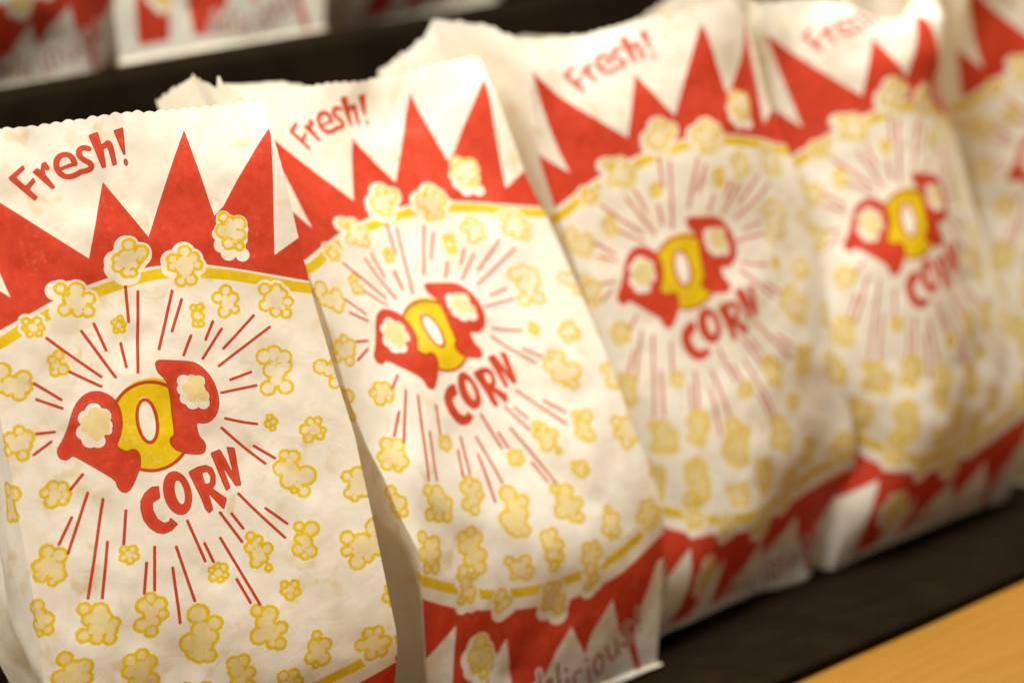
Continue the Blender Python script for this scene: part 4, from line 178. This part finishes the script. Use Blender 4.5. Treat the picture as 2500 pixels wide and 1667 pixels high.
# halo clearings, then the kernels themselves
def clear(s, c):
    red[s] *= 1 - c; yel[s] *= 1 - c
    edg[s] = edg[s] * (1 - c) + .5 * c
for C_, fill, halo in ART['K']:
    s, gx, gy = win(*bbox(C_), m=16)
    if halo == 'K5':
        d, _ = sd_circ(ART['K5H'], gx, gy)
        dk, _ = sd_kernel(C_, gx, gy)
        clear(s, cov(np.minimum(d, dk - .3)))
    elif halo:
        d, _ = sd_kernel(C_, gx, gy, halo[0], halo[1], halo[2])
        dk, _ = sd_kernel(C_, gx, gy, 0, 0, .9)
        clear(s, cov(np.minimum(d, dk)))
    else:
        d, _ = sd_kernel(C_, gx, gy, 0, 0, .2)
        yel[s] *= 1 - cov(d)
for C_, fill, halo in ART['K']:
    s, gx, gy = win(*bbox(C_), m=12)
    wob = .18 * np.sin(gx * 1.9 + gy * .7) * np.sin(gy * 1.6 - gx * .5)
    d, d2 = sd_kernel(C_, gx, gy)
    d = d + wob; d2 = d2 + wob
    hw = .62 + .15 * fill
    ring = cov(np.abs(d + hw) - hw)
    nick = np.zeros_like(d)
    for i in range(len(C_)):                  # short curls where two lobes meet on the outline
        for j in range(i):
            (ax, ay, ar), (bx, by, br) = C_[i], C_[j]
            D = math.hypot(bx - ax, by - ay)
            if D < .3 * max(ar, br) or D >= ar + br: continue
            a = (ar * ar - br * br + D * D) / (2 * D)
            if ar * ar <= a * a: continue
            h = math.sqrt(ar * ar - a * a)
            for sg in (-1, 1):
                px_ = ax + (bx - ax) * a / D + sg * h * (by - ay) / D
                py_ = ay + (by - ay) * a / D - sg * h * (bx - ax) / D
                if min([math.hypot(px_ - x, py_ - y) - r for n_, (x, y, r) in enumerate(C_) if n_ not in (i, j)] + [9]) < -.1: continue
                ux, uy = (ax + (bx - ax) * a / D) - px_, (ay + (by - ay) * a / D) - py_
                l_ = math.hypot(ux, uy) + 1e-6; ux, uy = ux / l_, uy / l_
                ln = min(l_ * .9, 1.3)
                ex = [(px_ + ux * .2, py_ + uy * .2), (px_ + ux * ln + .25 * uy, py_ + uy * ln - .25 * ux)]
                nick = np.maximum(nick, cov(sd_line(ex, gx, gy) - .36))
    ds, _ = sd_kernel(C_, gx, gy, -.2, -.25, -.5)
    tint = cov(ds, .9) * (.09 + .55 * fill)
    gl = (np.sin(gx * 2 * math.pi / .83) * .5 + .5) * (np.sin(gy * 2 * math.pi / .83) * .5 + .5)
    tint = tint * (1.2 - .8 * gl) * (cov(d))
    yel[s] = np.maximum(yel[s], np.maximum(np.maximum(ring, nick * .9), tint))
# the three big letters
G = ART['POP']
O_, Oy = smooth_closed(G['O'], 1), smooth_closed(G['Oy'], 1)
P1, P2 = smooth_closed(G['P1'], 2), smooth_closed(G['P2'], 2)
allp = list(G['P1']) + list(G['P2']) + list(G['O'])
s, gx, gy = win(*bbox(allp))
dP1, dP2, dO, dOy = sd_poly(P1, gx, gy), sd_poly(P2, gx, gy), sd_poly(O_, gx, gy), sd_poly(Oy, gx, gy)
dR, dRh, dYh = sd_poly(G['Oring'], gx, gy), sd_poly(G['Ohole'], gx, gy), sd_poly(G['Oyh'], gx, gy)
dP = np.minimum(dP1, dP2)
y_ = np.maximum(dOy + .15, -dYh)
y_ = np.maximum(y_, -(dP + 1.5))              # the yellow runs a little under the red letters
yy = cov(y_)
rring = cov(np.maximum(dO, -(dO + 1.5))) * (dP > 0)
rin = cov(np.maximum(dR, -dRh))
h1, _ = sd_circ(G['h1'], gx, gy); h2, _ = sd_circ(G['h2'], gx, gy)
dL = np.maximum(np.minimum(dP1, dP2), -np.minimum(h1, h2))
rl = cov(dL)
red[s] = np.maximum.reduce([red[s], rl, rring, rin])
yel[s] = np.maximum(yel[s] * (dP > 0) * (dO > 0), yy)
mark_edge(s, dL, .9)
gl = (np.sin(gx * 2 * math.pi / .83) * .5 + .5) * (np.sin(gy * 2 * math.pi / .83) * .5 + .5)
for hy, hh in ((G['h1y'], h1), (G['h2y'], h2)):
    d, _ = sd_circ(hy, gx, gy)
    yel[s] = np.maximum(yel[s], cov(d, .5) * cov(hh + .3) * .55 * (1.15 - .75 * gl) * (rl < .5))
# nothing red is printed round the fold
xs = (np.arange(TW) + .5) / PX + X0
side = np.clip((xs + 57.8) / .4, 0, 1) * np.clip((89.2 - xs) / .4, 0, 1)
red *= side[None, :].astype(np.float32)
edg = .5 + (edg - .5) * side[None, :].astype(np.float32)
yel[:, :3] = 0; yel[:, -3:] = 0

img = bpy.data.images.new('bag_ink_plates', TW, TH, alpha=False, float_buffer=False)
img.colorspace_settings.name = 'Non-Color'
buf = np.ones((TH, TW, 4), np.float32)
buf[..., 0], buf[..., 1], buf[..., 2] = red[::-1], yel[::-1], edg[::-1]
img.pixels.foreach_set(buf.ravel())
img.update()
img.pack()

# ------------------------------------------------------------------ materials
def new_mat(name):
    mt = bpy.data.materials.new(name); mt.use_nodes = True
    nt = mt.node_tree; nt.nodes.clear()
    return mt, nt
def N(nt, t, **k):
    n = nt.nodes.new(t)
    for a, b in k.items():
        setattr(n, a, b)
    return n
def noise(nt, vec, scale, detail=3, rough=.55, dist=0):
    n = N(nt, 'ShaderNodeTexNoise'); n.inputs['Scale'].default_value = scale
    n.inputs['Detail'].default_value = detail; n.inputs['Roughness'].default_value = rough
    n.inputs['Distortion'].default_value = dist
    nt.links.new(vec, n.inputs['Vector']); return n.outputs['Fac']
def ramp(nt, f, a, b, va=0, vb=1):
    n = N(nt, 'ShaderNodeMapRange'); n.inputs[1].default_value = a; n.inputs[2].default_value = b
    n.inputs[3].default_value = va; n.inputs[4].default_value = vb
    nt.links.new(f, n.inputs[0]); return n.outputs[0]
def math_(nt, op, a, b):
    n = N(nt, 'ShaderNodeMath', operation=op)
    for i, v in enumerate((a, b)):
        if isinstance(v, (int, float)): n.inputs[i].default_value = v
        else: nt.links.new(v, n.inputs[i])
    return n.outputs[0]
def mix(nt, f, a, b, blend='MIX'):
    n = N(nt, 'ShaderNodeMix', data_type='RGBA', blend_type=blend)
    for i, v in ((0, f), (6, a), (7, b)):
        if isinstance(v, (int, float)): n.inputs[i].default_value = v
        elif isinstance(v, tuple): n.inputs[i].default_value = (*v, 1)
        else: nt.links.new(v, n.inputs[i])
    return n.outputs[2]

def paper_material(name, printed, tone):
    mt, nt = new_mat(name); L = nt.links
    tc = N(nt, 'ShaderNodeTexCoord'); uv = tc.outputs['UV']; ob = tc.outputs['Object']
    fib = noise(nt, ob, 900, 4, .65)
    fib2 = noise(nt, ob, 260, 4, .6)
    cloud = noise(nt, ob, 38, 4, .6)
    base = mix(nt, ramp(nt, fib2, .3, .7), tuple(c * .94 for c in tone), tone)
    base = mix(nt, ramp(nt, cloud, .42, .75, 0, .30), base, (tone[0] * .93, tone[1] * .86, tone[2] * .74))
    # small butter stains
    st = noise(nt, ob, 95, 2, .5, .4)
    st2 = noise(nt, ob, 20, 2, .5)
    fs = math_(nt, 'MULTIPLY', ramp(nt, st, .57, .70, 0, 1), ramp(nt, st2, .44, .58, 0, .6))
    base = mix(nt, fs, base, (.72, .56, .28))
    col = base
    rough = None
    if printed:
        ti = N(nt, 'ShaderNodeTexImage', image=img, interpolation='Cubic', extension='CLIP')
        L.new(uv, ti.inputs[0])
        sp = N(nt, 'ShaderNodeSeparateColor'); L.new(ti.outputs[0], sp.inputs[0])
        r, y, e = sp.outputs
        worn = noise(nt, ob, 520, 5, .7)
        patch = noise(nt, ob, 60, 3, .6)
        wy = ramp(nt, math_(nt, 'ADD', math_(nt, 'MULTIPLY', worn, .75), math_(nt, 'MULTIPLY', patch, .35)), .62, .78, 1, .68)
        wr = ramp(nt, math_(nt, 'ADD', math_(nt, 'MULTIPLY', worn, .7), math_(nt, 'MULTIPLY', patch, .4)), .62, .82, .985, .86)
        ycol = mix(nt, ramp(nt, fib2, .3, .7), (.74, .52, .002), (.80, .58, .005))
        rcol = mix(nt, ramp(nt, fib2, .3, .7), (.56, .034, .009), (.66, .055, .015))
        rdark = (.36, .012, .006)
        rlight = (.70, .11, .06)
        rcol = mix(nt, ramp(nt, e, .5, 1, 0, .85), rcol, rdark)
        rcol = mix(nt, ramp(nt, e, .5, .1, 0, .6), rcol, rlight)
        rcol = mix(nt, math_(nt, 'MULTIPLY', y, .75), rcol, (.44, .055, .003))
        col = mix(nt, math_(nt, 'MULTIPLY', y, wy), base, ycol)
        col = mix(nt, math_(nt, 'MULTIPLY', r, wr), col, rcol)
        rough = ramp(nt, math_(nt, 'MAXIMUM', r, math_(nt, 'MULTIPLY', y, .6)), 0, 1, .62, .44)
    bs = N(nt, 'ShaderNodeBsdfPrincipled')
    L.new(col, bs.inputs['Base Color'])
    bs.inputs['Roughness'].default_value = .62
    if rough is not None: L.new(rough, bs.inputs['Roughness'])
    bs.inputs['Specular IOR Level'].default_value = .32
    tr = N(nt, 'ShaderNodeBsdfTranslucent')
    L.new(mix(nt, 1.0, col, (1.0, .87, .62), 'MULTIPLY'), tr.inputs[0])
    bump = N(nt, 'ShaderNodeBump'); bump.inputs['Strength'].default_value = .30; bump.inputs['Distance'].default_value = .0004
    soft = noise(nt, ob, 75, 3, .55, .6)
    h = math_(nt, 'ADD', math_(nt, 'MULTIPLY', fib, .25), math_(nt, 'MULTIPLY', soft, 3.0))
    h = math_(nt, 'ADD', h, math_(nt, 'MULTIPLY', fib2, .35))
    L.new(h, bump.inputs['Height']); L.new(bump.outputs[0], bs.inputs['Normal'])
    ms = N(nt, 'ShaderNodeMixShader'); ms.inputs[0].default_value = .29
    L.new(bs.outputs[0], ms.inputs[1]); L.new(tr.outputs[0], ms.inputs[2])
    out = N(nt, 'ShaderNodeOutputMaterial'); L.new(ms.outputs[0], out.inputs[0])
    return mt
PRINT = paper_material('printed_paper', True, (.89, .865, .80))
PLAIN = paper_material('plain_paper', False, (.87, .81, .68))

def laminate(name, c1, c2, rough, sc=(6, 60, 60), spec=.4):
    mt, nt = new_mat(name); L = nt.links
    tc = N(nt, 'ShaderNodeTexCoord'); mp = N(nt, 'ShaderNodeMapping'); mp.inputs['Scale'].default_value = sc
    L.new(tc.outputs['Object'], mp.inputs[0])
    f = noise(nt, mp.outputs[0], 3, 6, .65, .5)
    g = noise(nt, tc.outputs['Object'], 300, 3)
    bs = N(nt, 'ShaderNodeBsdfPrincipled')
    L.new(mix(nt, ramp(nt, f, .35, .65), c1, c2), bs.inputs['Base Color'])
    L.new(ramp(nt, f, .3, .7, rough - .05, rough + .08), bs.inputs['Roughness'])
    bs.inputs['Specular IOR Level'].default_value = spec
    bp = N(nt, 'ShaderNodeBump'); bp.inputs['Strength'].default_value = .2; bp.inputs['Distance'].default_value = .0005
    L.new(g, bp.inputs['Height']); L.new(bp.outputs[0], bs.inputs['Normal'])
    out = N(nt, 'ShaderNodeOutputMaterial'); L.new(bs.outputs[0], out.inputs[0])
    return mt
M_RISER = laminate('brown_riser', (.027, .0165, .008), (.035, .021, .0105), .8, spec=.08)
M_ORANGE = laminate('amber_wood', (.235, .106, .008), (.27, .126, .011), .55, (3, 40, 40))
M_CLOTH = laminate('black_cloth', (.0085, .0055, .0032), (.0125, .0080, .0046), .95, (14, 14, 14), spec=0)
M_WALL = laminate('dark_wall', (.030, .022, .015), (.040, .028, .018), .8)

# ------------------------------------------------------------------ mesh helpers
def grid_mesh(name, P, mat, parent, uvs=None):
    """P: rows x cols x 3 (metres)"""
    nr, nc = P.shape[:2]
    me = bpy.data.meshes.new(name)
    idx = np.arange(nr * nc).reshape(nr, nc)
    F = np.stack([idx[:-1, :-1], idx[1:, :-1], idx[1:, 1:], idx[:-1, 1:]], -1).reshape(-1, 4)
    me.from_pydata(P.reshape(-1, 3).tolist(), [], F.tolist())
    if uvs is not None:
        ul = me.uv_layers.new(name='UVMap')
        ul.data.foreach_set('uv', uvs.reshape(-1, 2)[F.ravel()].astype(np.float32).ravel())
    me.polygons.foreach_set('use_smooth', [True] * len(F))
    me.materials.append(mat)
    o = bpy.data.objects.new(name, me); COL.objects.link(o); o.parent = parent
    return o

def tex_uv(u, v):
    return np.stack([(u * 917 - X0) / (X1 - X0), 1 - (v * 1000 - Y0) / (Y1 - Y0)], -1)

def crom(t, n):
    """Catmull-Rom weights with linear end extrapolation: t in cell units -> (len(t), n) matrix"""
    M = np.zeros((len(t), n))
    for k, x in enumerate(t):
        if x <= 0:
            M[k, 0] += 1 - x; M[k, 1] += x; continue
        if x >= n - 1:
            f = x - (n - 1); M[k, n - 1] += 1 + f; M[k, n - 2] -= f; continue
        i = int(x); f = x - i
        w = (-.5 * f + f * f - .5 * f ** 3, 1 - 2.5 * f * f + 1.5 * f ** 3, .5 * f + 2 * f * f - 1.5 * f ** 3, -.5 * f * f + .5 * f ** 3)
        for q, ww in zip((i - 1, i, i + 1, i + 2), w):
            if q < 0: M[k, 0] += 2 * ww; M[k, 1] -= ww
            elif q > n - 1: M[k, n - 1] += 2 * ww; M[k, n - 2] -= ww
            else: M[k, q] += ww
    return M

def soft_noise(nr, nc, cr, cc, rs):
    g = rs.uniform(-1, 1, (cr, cc))
    A = crom(np.linspace(0, cr - 1, nr), cr); B = crom(np.linspace(0, cc - 1, nc), cc)
    return A @ g @ B.T

def creases(nr, nc, rs, count, amp):
    """a few straight pressed folds: ridge profile |distance| smoothed"""
    yy_, xx_ = np.meshgrid(np.linspace(0, 2.2, nr), np.linspace(0, 1, nc), indexing='ij')
    H = np.zeros((nr, nc))
    for _ in range(count):
        a = rs.uniform(0, math.pi); cx, cy = rs.uniform(0, 1), rs.uniform(0, 2.2)
        d = (xx_ - cx) * math.cos(a) + (yy_ - cy) * math.sin(a)
        al = -(xx_ - cx) * math.sin(a) + (yy_ - cy) * math.cos(a)
        Lc = rs.uniform(.12, .40)
        H += amp * rs.uniform(.4, 1) * rs.choice([-1, 1]) * np.exp(-np.sqrt(d * d + .0004) / .06) * np.exp(-(al / Lc) ** 2)
    return H

# ------------------------------------------------------------------ one bag
def build_bag(k, label, group, seed, edgeL, edgeR, gtop, depth=.072, tuckin=.024, flare=.16):
    rs = np.random.RandomState(seed)
    C3 = np.array(CAGES[k]).reshape(NV, NU, 3) / 1000
    C3[..., 2] += ZO
    root = bpy.data.objects.new('popcorn_bag', None); COL.objects.link(root)
    org = C3[-1, NU // 2].copy(); org[1] += .03
    root.location = org
    root.empty_display_size = .02
    NR, NC = 190, 209
    vs = V0 + (V1 - V0) * np.linspace(0, 1, NR)
    uL = np.interp(vs, edgeL[0], edgeL[1]); uR = np.interp(vs, edgeR[0], edgeR[1])
    bv = (vs - V0) / (V1 - V0) * (NV - 1)
    A = crom(bv, NV)
    rows = np.einsum('rn,ncd->rcd', A, C3)
    S = np.linspace(0, 1, NC)
    P = np.zeros((NR, NC, 3)); U = np.zeros((NR, NC))
    for r in range(NR):
        U[r] = uL[r] + (uR[r] - uL[r]) * S
        B = crom((U[r] - UL) / (UR - UL) * (NU - 1), NU)
        P[r] = B @ rows[r]
    V = np.repeat(vs[:, None], NC, 1)
    # wrinkles along the paper normal, none at the folds and the foot
    T1 = np.gradient(P, axis=0); T2 = np.gradient(P, axis=1)
    Nn = np.cross(T2, T1); Nn /= np.linalg.norm(Nn, axis=-1, keepdims=True) + 1e-12
    sgn = -1 if Nn[NR // 2, NC // 2, 1] > 0 else 1
    Nn *= sgn                                   # towards the front of the shelf
    mask = np.minimum(1, S * 12) * np.minimum(1, (1 - S) * 12)
    mask = mask[None, :] * np.minimum(1, (1 - np.linspace(0, 1, NR)) * 14)[:, None]
    low = np.clip((vs - .10) / .08, 0, 1)[:, None]
    H = .0009 * soft_noise(NR, NC, 9, 6, rs) + .0005 * soft_noise(NR, NC, 22, 13, rs) + .00022 * soft_noise(NR, NC, 46, 26, rs)
    H += (.0012 * soft_noise(NR, NC, 2, 9, rs)) * np.clip(1 - (vs - V0) / .10, 0, 1)[:, None]      # upright ripples under the mouth
    H += creases(NR, NC, rs, 40, .0013)
    H += low * .0016 * soft_noise(NR, NC, 16, 7, rs)
    P = P + Nn * (H * mask)[..., None]
    # pinked top edge
    arc = S * (uR[0] - uL[0])
    sc = np.abs(np.sin(arc * math.pi / .0053 + rs.uniform(0, 3)))
    up = P[0] - P[1]; up /= np.linalg.norm(up, axis=-1, keepdims=True)
    jag = .0010 * sc + .0006 * soft_noise(1, NC, 2, 30, rs)[0]
    for r in range(3):
        P[r] += up * (jag * (1 - r / 3))[:, None]
    loc = lambda a: a - org
    grid_mesh('front_panel', loc(P), PRINT, root, tex_uv(U, V))
    # side gussets: front fold -> centre crease -> back fold
    def gusset(side):
        NG = 41
        fold = P[:, 0 if side < 0 else -1]
        q = np.linspace(0, 1, NG)
        G_ = np.zeros((NR, NG, 3))
        t = (vs - V0) / (V1 - V0)
        tuck = np.clip((vs - .085) / .05, 0, 1); tuck = tuck * tuck * (3 - 2 * tuck)
        inw = -side                              # direction of 'into the bag' along X
        for r in range(NR):
            Y = np.array([0, 1., 0]); Xv = np.array([1., 0, 0])
            if side < 0:
                mi = .0015 + tuckin * tuck[r]; bi = .004 + .004 * tuck[r]
            else:
                mi = .020 + .012 * tuck[r]; bi = .010
            dpt = depth * (.86 + .14 * min(1, t[r] * 3))
            pm = fold[r] + Xv * inw * mi + Y * dpt * .5
            pb = fold[r] + Xv * inw * bi + Y * dpt
            # bring the back fold upright where the front belly swings in or out
            ctrl = np.array([fold[r], pm, pb])
            if side < 0 and gtop is not None:
                w = max(0, 1 - t[r] / flare); w = w * w * (3 - 2 * w)
                gm, gb = np.array(gtop[0]), np.array(gtop[1])
                ctrl[1] = ctrl[1] + w * (fold[0] + gm - (fold[0] + Xv * inw * .0015 + Y * depth * .43))
                ctrl[2] = ctrl[2] + w * (fold[0] + gb - (fold[0] + Xv * inw * .004 + Y * depth * .86))
            a = np.clip(q * 2, 0, 1)[:, None]; b = np.clip(q * 2 - 1, 0, 1)[:, None]
            row = ctrl[0] * (1 - a) + ctrl[1] * a + (ctrl[2] - ctrl[1]) * b
            bow = (np.sin(a * math.pi) * (1 - (b > 0)) + np.sin(b * math.pi) * .6)
            row = row + Xv * side * .0028 * bow
            G_[r] = row
        Hh = .0010 * soft_noise(NR, NG, 14, 5, rs) + .0006 * soft_noise(NR, NG, 30, 9, rs) + creases(NR, NG, rs, 16, .0012)
        Hh *= np.minimum(1, q * 8)[None, :]
        G_[..., 0] += side * Hh
        if side < 0 and gtop is not None and len(gtop) > 2:
            # outline of the torn, pinked top of the gusset
            hx = np.interp(q, gtop[2][0], gtop[2][1])
            for r in range(24):
                G_[r, :, 2] += hx * (1 - r / 24)
        for r in range(3):
            G_[r, :, 2] += (.0010 * np.abs(np.sin(q * depth * math.pi / .0053)) + .0009 * rs.uniform(-1, 1, NG)) * (1 - r / 3)
        G_[..., 2] = np.maximum(G_[..., 2], ZO - .3335)
        dist = np.concatenate([[0], np.cumsum(np.linalg.norm(np.diff(G_[NR // 2], axis=0), axis=1))])
        fu = (U[:, 0] if side < 0 else U[:, -1])[:, None] + side * dist[None, :]
        o = grid_mesh('side_gusset', loc(G_), PRINT, root, tex_uv(fu, np.repeat(vs[:, None], NG, 1)))
        return G_
    GL = gusset(-1); GR = gusset(1)
    # back panel between the two back folds
    nb = 31
    q = np.linspace(0, 1, nb)
    Bk = GL[:, -1][:, None] * (1 - q)[None, :, None] + GR[:, -1][:, None] * q[None, :, None]
    t = (vs - V0) / (V1 - V0)
    Bk[..., 1] += (.012 * np.sin(q * math.pi)[None, :] * np.sin(np.clip(t * 1.1, 0, 1) * math.pi)[:, None])
    Bk[..., 1] += .0012 * soft_noise(NR, nb, 16, 7, rs) * np.minimum(1, np.minimum(q, 1 - q) * 10)[None, :]
    bt = np.interp(q, [0, .25, .5, .8, 1], [0, .004, .002, -.012, 0]) if gtop is not None else 0 * q
    for r in range(30):
        Bk[r, :, 2] += bt * (1 - r / 30)
    for r in range(3):
        Bk[r, :, 2] += .0007 * rs.uniform(-1, 1, nb) * (1 - r / 3)
    grid_mesh('back_panel', loc(Bk), PLAIN, root)
    # folded foot
    fr, bk = P[-1], None
    nbs = 9
    backline = np.stack([np.interp(np.linspace(0, 1, NC), q, Bk[-1, :, c]) for c in range(3)], -1)
    w = np.linspace(0, 1, nbs)[:, None, None]
    Bs = fr[None] * (1 - w) + backline[None] * w
    Bs[..., 2] = ZO - .3338 + .0 * w[..., 0] 
    Bs[0, :, 2] = P[-1, :, 2]
    grid_mesh('base_panel', loc(Bs), PLAIN, root)
    # raw edge of the folded foot, lying forward on the shelf
    nf = 5
    ff = np.linspace(0, 1, nf)[:, None, None]
    lip = .0022 + .0012 * soft_noise(2, NC, 2, 14, rs)[:1]
    Fl = np.repeat(P[-1][None], nf, 0).copy()
    Fl[..., 1] -= (ff[..., 0] * lip)
    Fl[..., 0] += (np.linspace(-.5, 1, NC)[None] * .0018 * ff[..., 0])
    Fl[..., 2] = np.maximum(P[-1, :, 2][None] * (1 - ff[..., 0]) + (ZO - .3325) * ff[..., 0], ZO - .3336) + .0010 * np.sin(ff[..., 0] * math.pi)
    grid_mesh('foot_flap', loc(Fl), PLAIN, root)
    root['label'] = label; root['category'] = 'paper bag'; root['group'] = group
    return root

FRONT = 'popcorn bags standing in the front row'
EL = ([-.13, .1, .15, .21], [-.0612, -.0612, -.0605, -.060])
ER = ([-.13, -.06, 0, .07, .13, .21], [.0885, .0875, .0905, .0905, .0915, .089])
bags = []
bags.append(build_bag(0, 'nearest popcorn bag, in sharp focus at the left of the front row', FRONT, 11,
    ([-.13, 0, .1, .21], [-.0615, -.0618, -.0632, -.063]),
    ([-.13, -.117, -.06, -.034, 0, .03, .126, .15, .21], [.0822, .0836, .0868, .0880, .0911, .0945, .0955, .0940, .090]),
    None))
bags.append(build_bag(1, 'front row popcorn bag with a torn curl of paper standing at its top left corner', FRONT, 22,
    ([-.13, .016, .079, .106, .21], [-.0612, -.0625, -.0625, -.0600, -.062]),
    ([-.13, -.116, -.06, -.04, .008, .07, .133, .154, .21], [.0887, .0850, .0870, .0899, .0912, .0905, .0945, .0925, .0865]),
    [(-.0020, .045, .014), (-.010, .072, .005), ([0, .02, .06, .12, .16, .2, .5, .62, .7, 1], [.0, .002, .001, .0015, .008, .000, .000, -.002, -.001, -.001])]))
bags.append(build_bag(2, 'middle popcorn bag of the front row, crumpled blank gusset rising behind its top left corner', FRONT, 33,
    EL, ER,
    [(-.022, .045, .018), (-.050, .066, -.004), ([0, .15, .3, .5, .56, .7, 1], [0, .004, .003, 0, -.004, -.004, 0])]))
bags.append(build_bag(3, 'fourth popcorn bag of the front row, its upper right side pressed in', FRONT, 44,
    EL, ER, [(-.018, .042, .014), (-.035, .066, .002)], tuckin=.002))
bags.append(build_bag(4, 'farthest, most blurred popcorn bag at the right end of the front row', FRONT, 55,
    EL, ER, [(-.030, .034, .012), (-.040, .062, .004)], tuckin=.01, flare=.5))

# ------------------------------------------------------------------ bags on the step behind
def copy_bag(src, dx, dy, dz, rz, label):
    r = src.copy(); COL.objects.link(r)
    r.location = Vector(src.location) + Vector((dx, dy, dz)); r.rotation_euler = (0, 0, rz)
    r['label'] = label; r['group'] = 'popcorn bags on the step behind'
    for ch in src.children:
        c_ = ch.copy(); COL.objects.link(c_); c_.parent = r
    return r
UPZ = .334 + .0262
STEP = UPZ - .334 + ZO
bx = .5336
copy_bag(bags[2], bx - .627 - .142, .305, UPZ, .0, 'blurred bag at the far left end of the upper step, mostly red above its foot')
copy_bag(bags[1], bx - .473, .315, UPZ, -.02, 'blurred middle bag on the upper step, pale blank gusset at its left side')
copy_bag(bags[2], bx - .627 + .165, .305, UPZ, .0, 'rightmost blurred bag on the upper step, only its white foot showing')

# ------------------------------------------------------------------ shelf, counter, wall
def prism(name, prof, x0, x1, mat, parent=None):
    """closed profile in (y, z), extruded along the row"""
    me = bpy.data.meshes.new(name); n = len(prof)
    vs_ = [(x0, y, z) for y, z in prof] + [(x1, y, z) for y, z in prof]
    fs_ = [tuple(range(n))[::-1], tuple(range(n, 2 * n))] + [(i, (i + 1) % n, n + (i + 1) % n, n + i) for i in range(n)]
    me.from_pydata(vs_, [], fs_); me.materials.append(mat)
    me.polygons.foreach_set('use_smooth', [False] * len(me.polygons))
    o = bpy.data.objects.new(name, me); COL.objects.link(o); o.parent = parent
    return o
def rounded(y0, z0, y1, z1, r, n=8):
    """box profile whose front top edge is rounded"""
    P = [(y1, z0), (y1, z1)]
    for i in range(n + 1):
        a = math.pi / 2 + math.pi / 2 * i / n
        P.append((y0 + r + r * math.cos(a), z1 - r + r * math.sin(a)))
    P.append((y0, z0))
    return P
ZS = ZO - .3345
ZC = ZO - .3440
shelf = bpy.data.objects.new('display_shelf', None); COL.objects.link(shelf)
shelf.location = (0, 0, 0)
shelf['label'] = 'dark stepped display shelf carrying the popcorn bags, mostly hidden by its cloth'
shelf['category'] = 'shelf'
prism('lower_step', rounded(.7800, ZC + .0005, 1.095, ZS - .0030, .004), -2.2, 4.5, M_RISER, shelf)
prism('riser', [(1.0960, ZC + .0005), (1.13, ZC + .0005), (1.13, STEP - .026), (1.0955, STEP - .026)], -2.2, 4.5, M_RISER, shelf)
prism('upper_step', rounded(1.0955, STEP - .0255, 1.60, STEP - .0035, .004), -2.2, 4.5, M_RISER, shelf)
prism('added_shade_board', rounded(.985, STEP + .385, 1.60, STEP + .410, .004), -2.2, 4.5, M_RISER, shelf)  # unseen board, added to keep the overhead light off the upper row

# black-brown cloth draped over both steps
def cloth():
    rs = np.random.RandomState(77)
    prof = [(1.58, STEP - .0012)]
    def line(y0, z0, y1, z1, n):
        for i in range(1, n + 1):
            prof.append((y0 + (y1 - y0) * i / n, z0 + (z1 - z0) * i / n))
    line(1.58, STEP - .0012, 1.101, STEP - .0012, 24)
    for i in range(1, 8):
        a = math.pi / 2 * i / 7; prof.append((1.101 - .009 * math.sin(a), STEP - .0012 - .009 * (1 - math.cos(a))))
    line(1.092, STEP - .0102, 1.090, ZS + .006, 50)
    for i in range(1, 7):
        a = math.pi / 2 * i / 6; prof.append((1.090 - .006 * (1 - math.cos(a)), ZS + .006 - .0065 * math.sin(a)))
    line(1.084, ZS - .0005, .776, ZS - .0005, 70)
    for i in range(1, 10):
        a = math.pi / 2 * i / 9; prof.append((.776 - .0095 * math.sin(a), ZS - .0005 - .0045 * (1 - math.cos(a))))
    line(.7665, ZS - .005, .7720, ZC + .0008, 5)
    pf = np.array(prof); n = len(pf)
    xs_ = np.linspace(-.3, 2.6, 420)
    P = np.zeros((n, len(xs_), 3))
    P[..., 0] = xs_[None]; P[..., 1] = pf[:, 0:1]; P[..., 2] = pf[:, 1:2]
    A = soft_noise(n, len(xs_), 34, 24, rs) * .0012 + soft_noise(n, len(xs_), 22, 60, rs) * .0005
    top = (np.abs(pf[:, 1] - (ZS - .0005)) < .0003) & (pf[:, 0] < 1.08)
    wfront = np.clip((.835 - pf[:, 0]) / .03, 0, 1) * top
    # a rolled ridge near the lip and loose waves in front of the bags
    ridge = .0052 * np.exp(-((pf[:, 0] - .790) / .010) ** 2) * top
    wav = (soft_noise(n, len(xs_), 3, 16, rs) * .0034)
    P[..., 2] += (np.abs(A) * .8 + wav * .6) * wfront[:, None] + ridge[:, None] * (1 + .5 * soft_noise(2, len(xs_), 2, 18, rs)[:1])
    ris = (pf[:, 0] < 1.0925) & (pf[:, 1] > ZS + .008)
    P[..., 1] -= (np.abs(A) * 1.6 + np.abs(soft_noise(n, len(xs_), 6, 20, rs)) * .0035 * ris[:, None]) * ris[:, None]
    lipm = (pf[:, 0] < .7765)
    P[..., 1] -= np.abs(soft_noise(n, len(xs_), 3, 40, rs)) * .0014 * lipm[:, None]
    o = grid_mesh('shelf_cloth', P, M_CLOTH, None)
    o['label'] = 'black-brown cloth draped over both steps of the shelf, under the popcorn bags'
    o['category'] = 'cloth'
cloth()

ct = prism('counter', rounded(-1.2, ZC - .04, 1.60, ZC, .003), -2.2, 4.5, M_ORANGE)
ct['label'] = 'amber coloured wooden counter in front of the display shelf'; ct['category'] = 'counter'
me = bpy.data.meshes.new('wall')
me.from_pydata([(-3, 1.62, -1), (6, 1.62, -1), (6, 1.62, 3), (-3, 1.62, 3)], [], [(0, 1, 2, 3)])
me.materials.append(M_WALL)
wl = bpy.data.objects.new('wall', me); COL.objects.link(wl); wl['kind'] = 'structure'
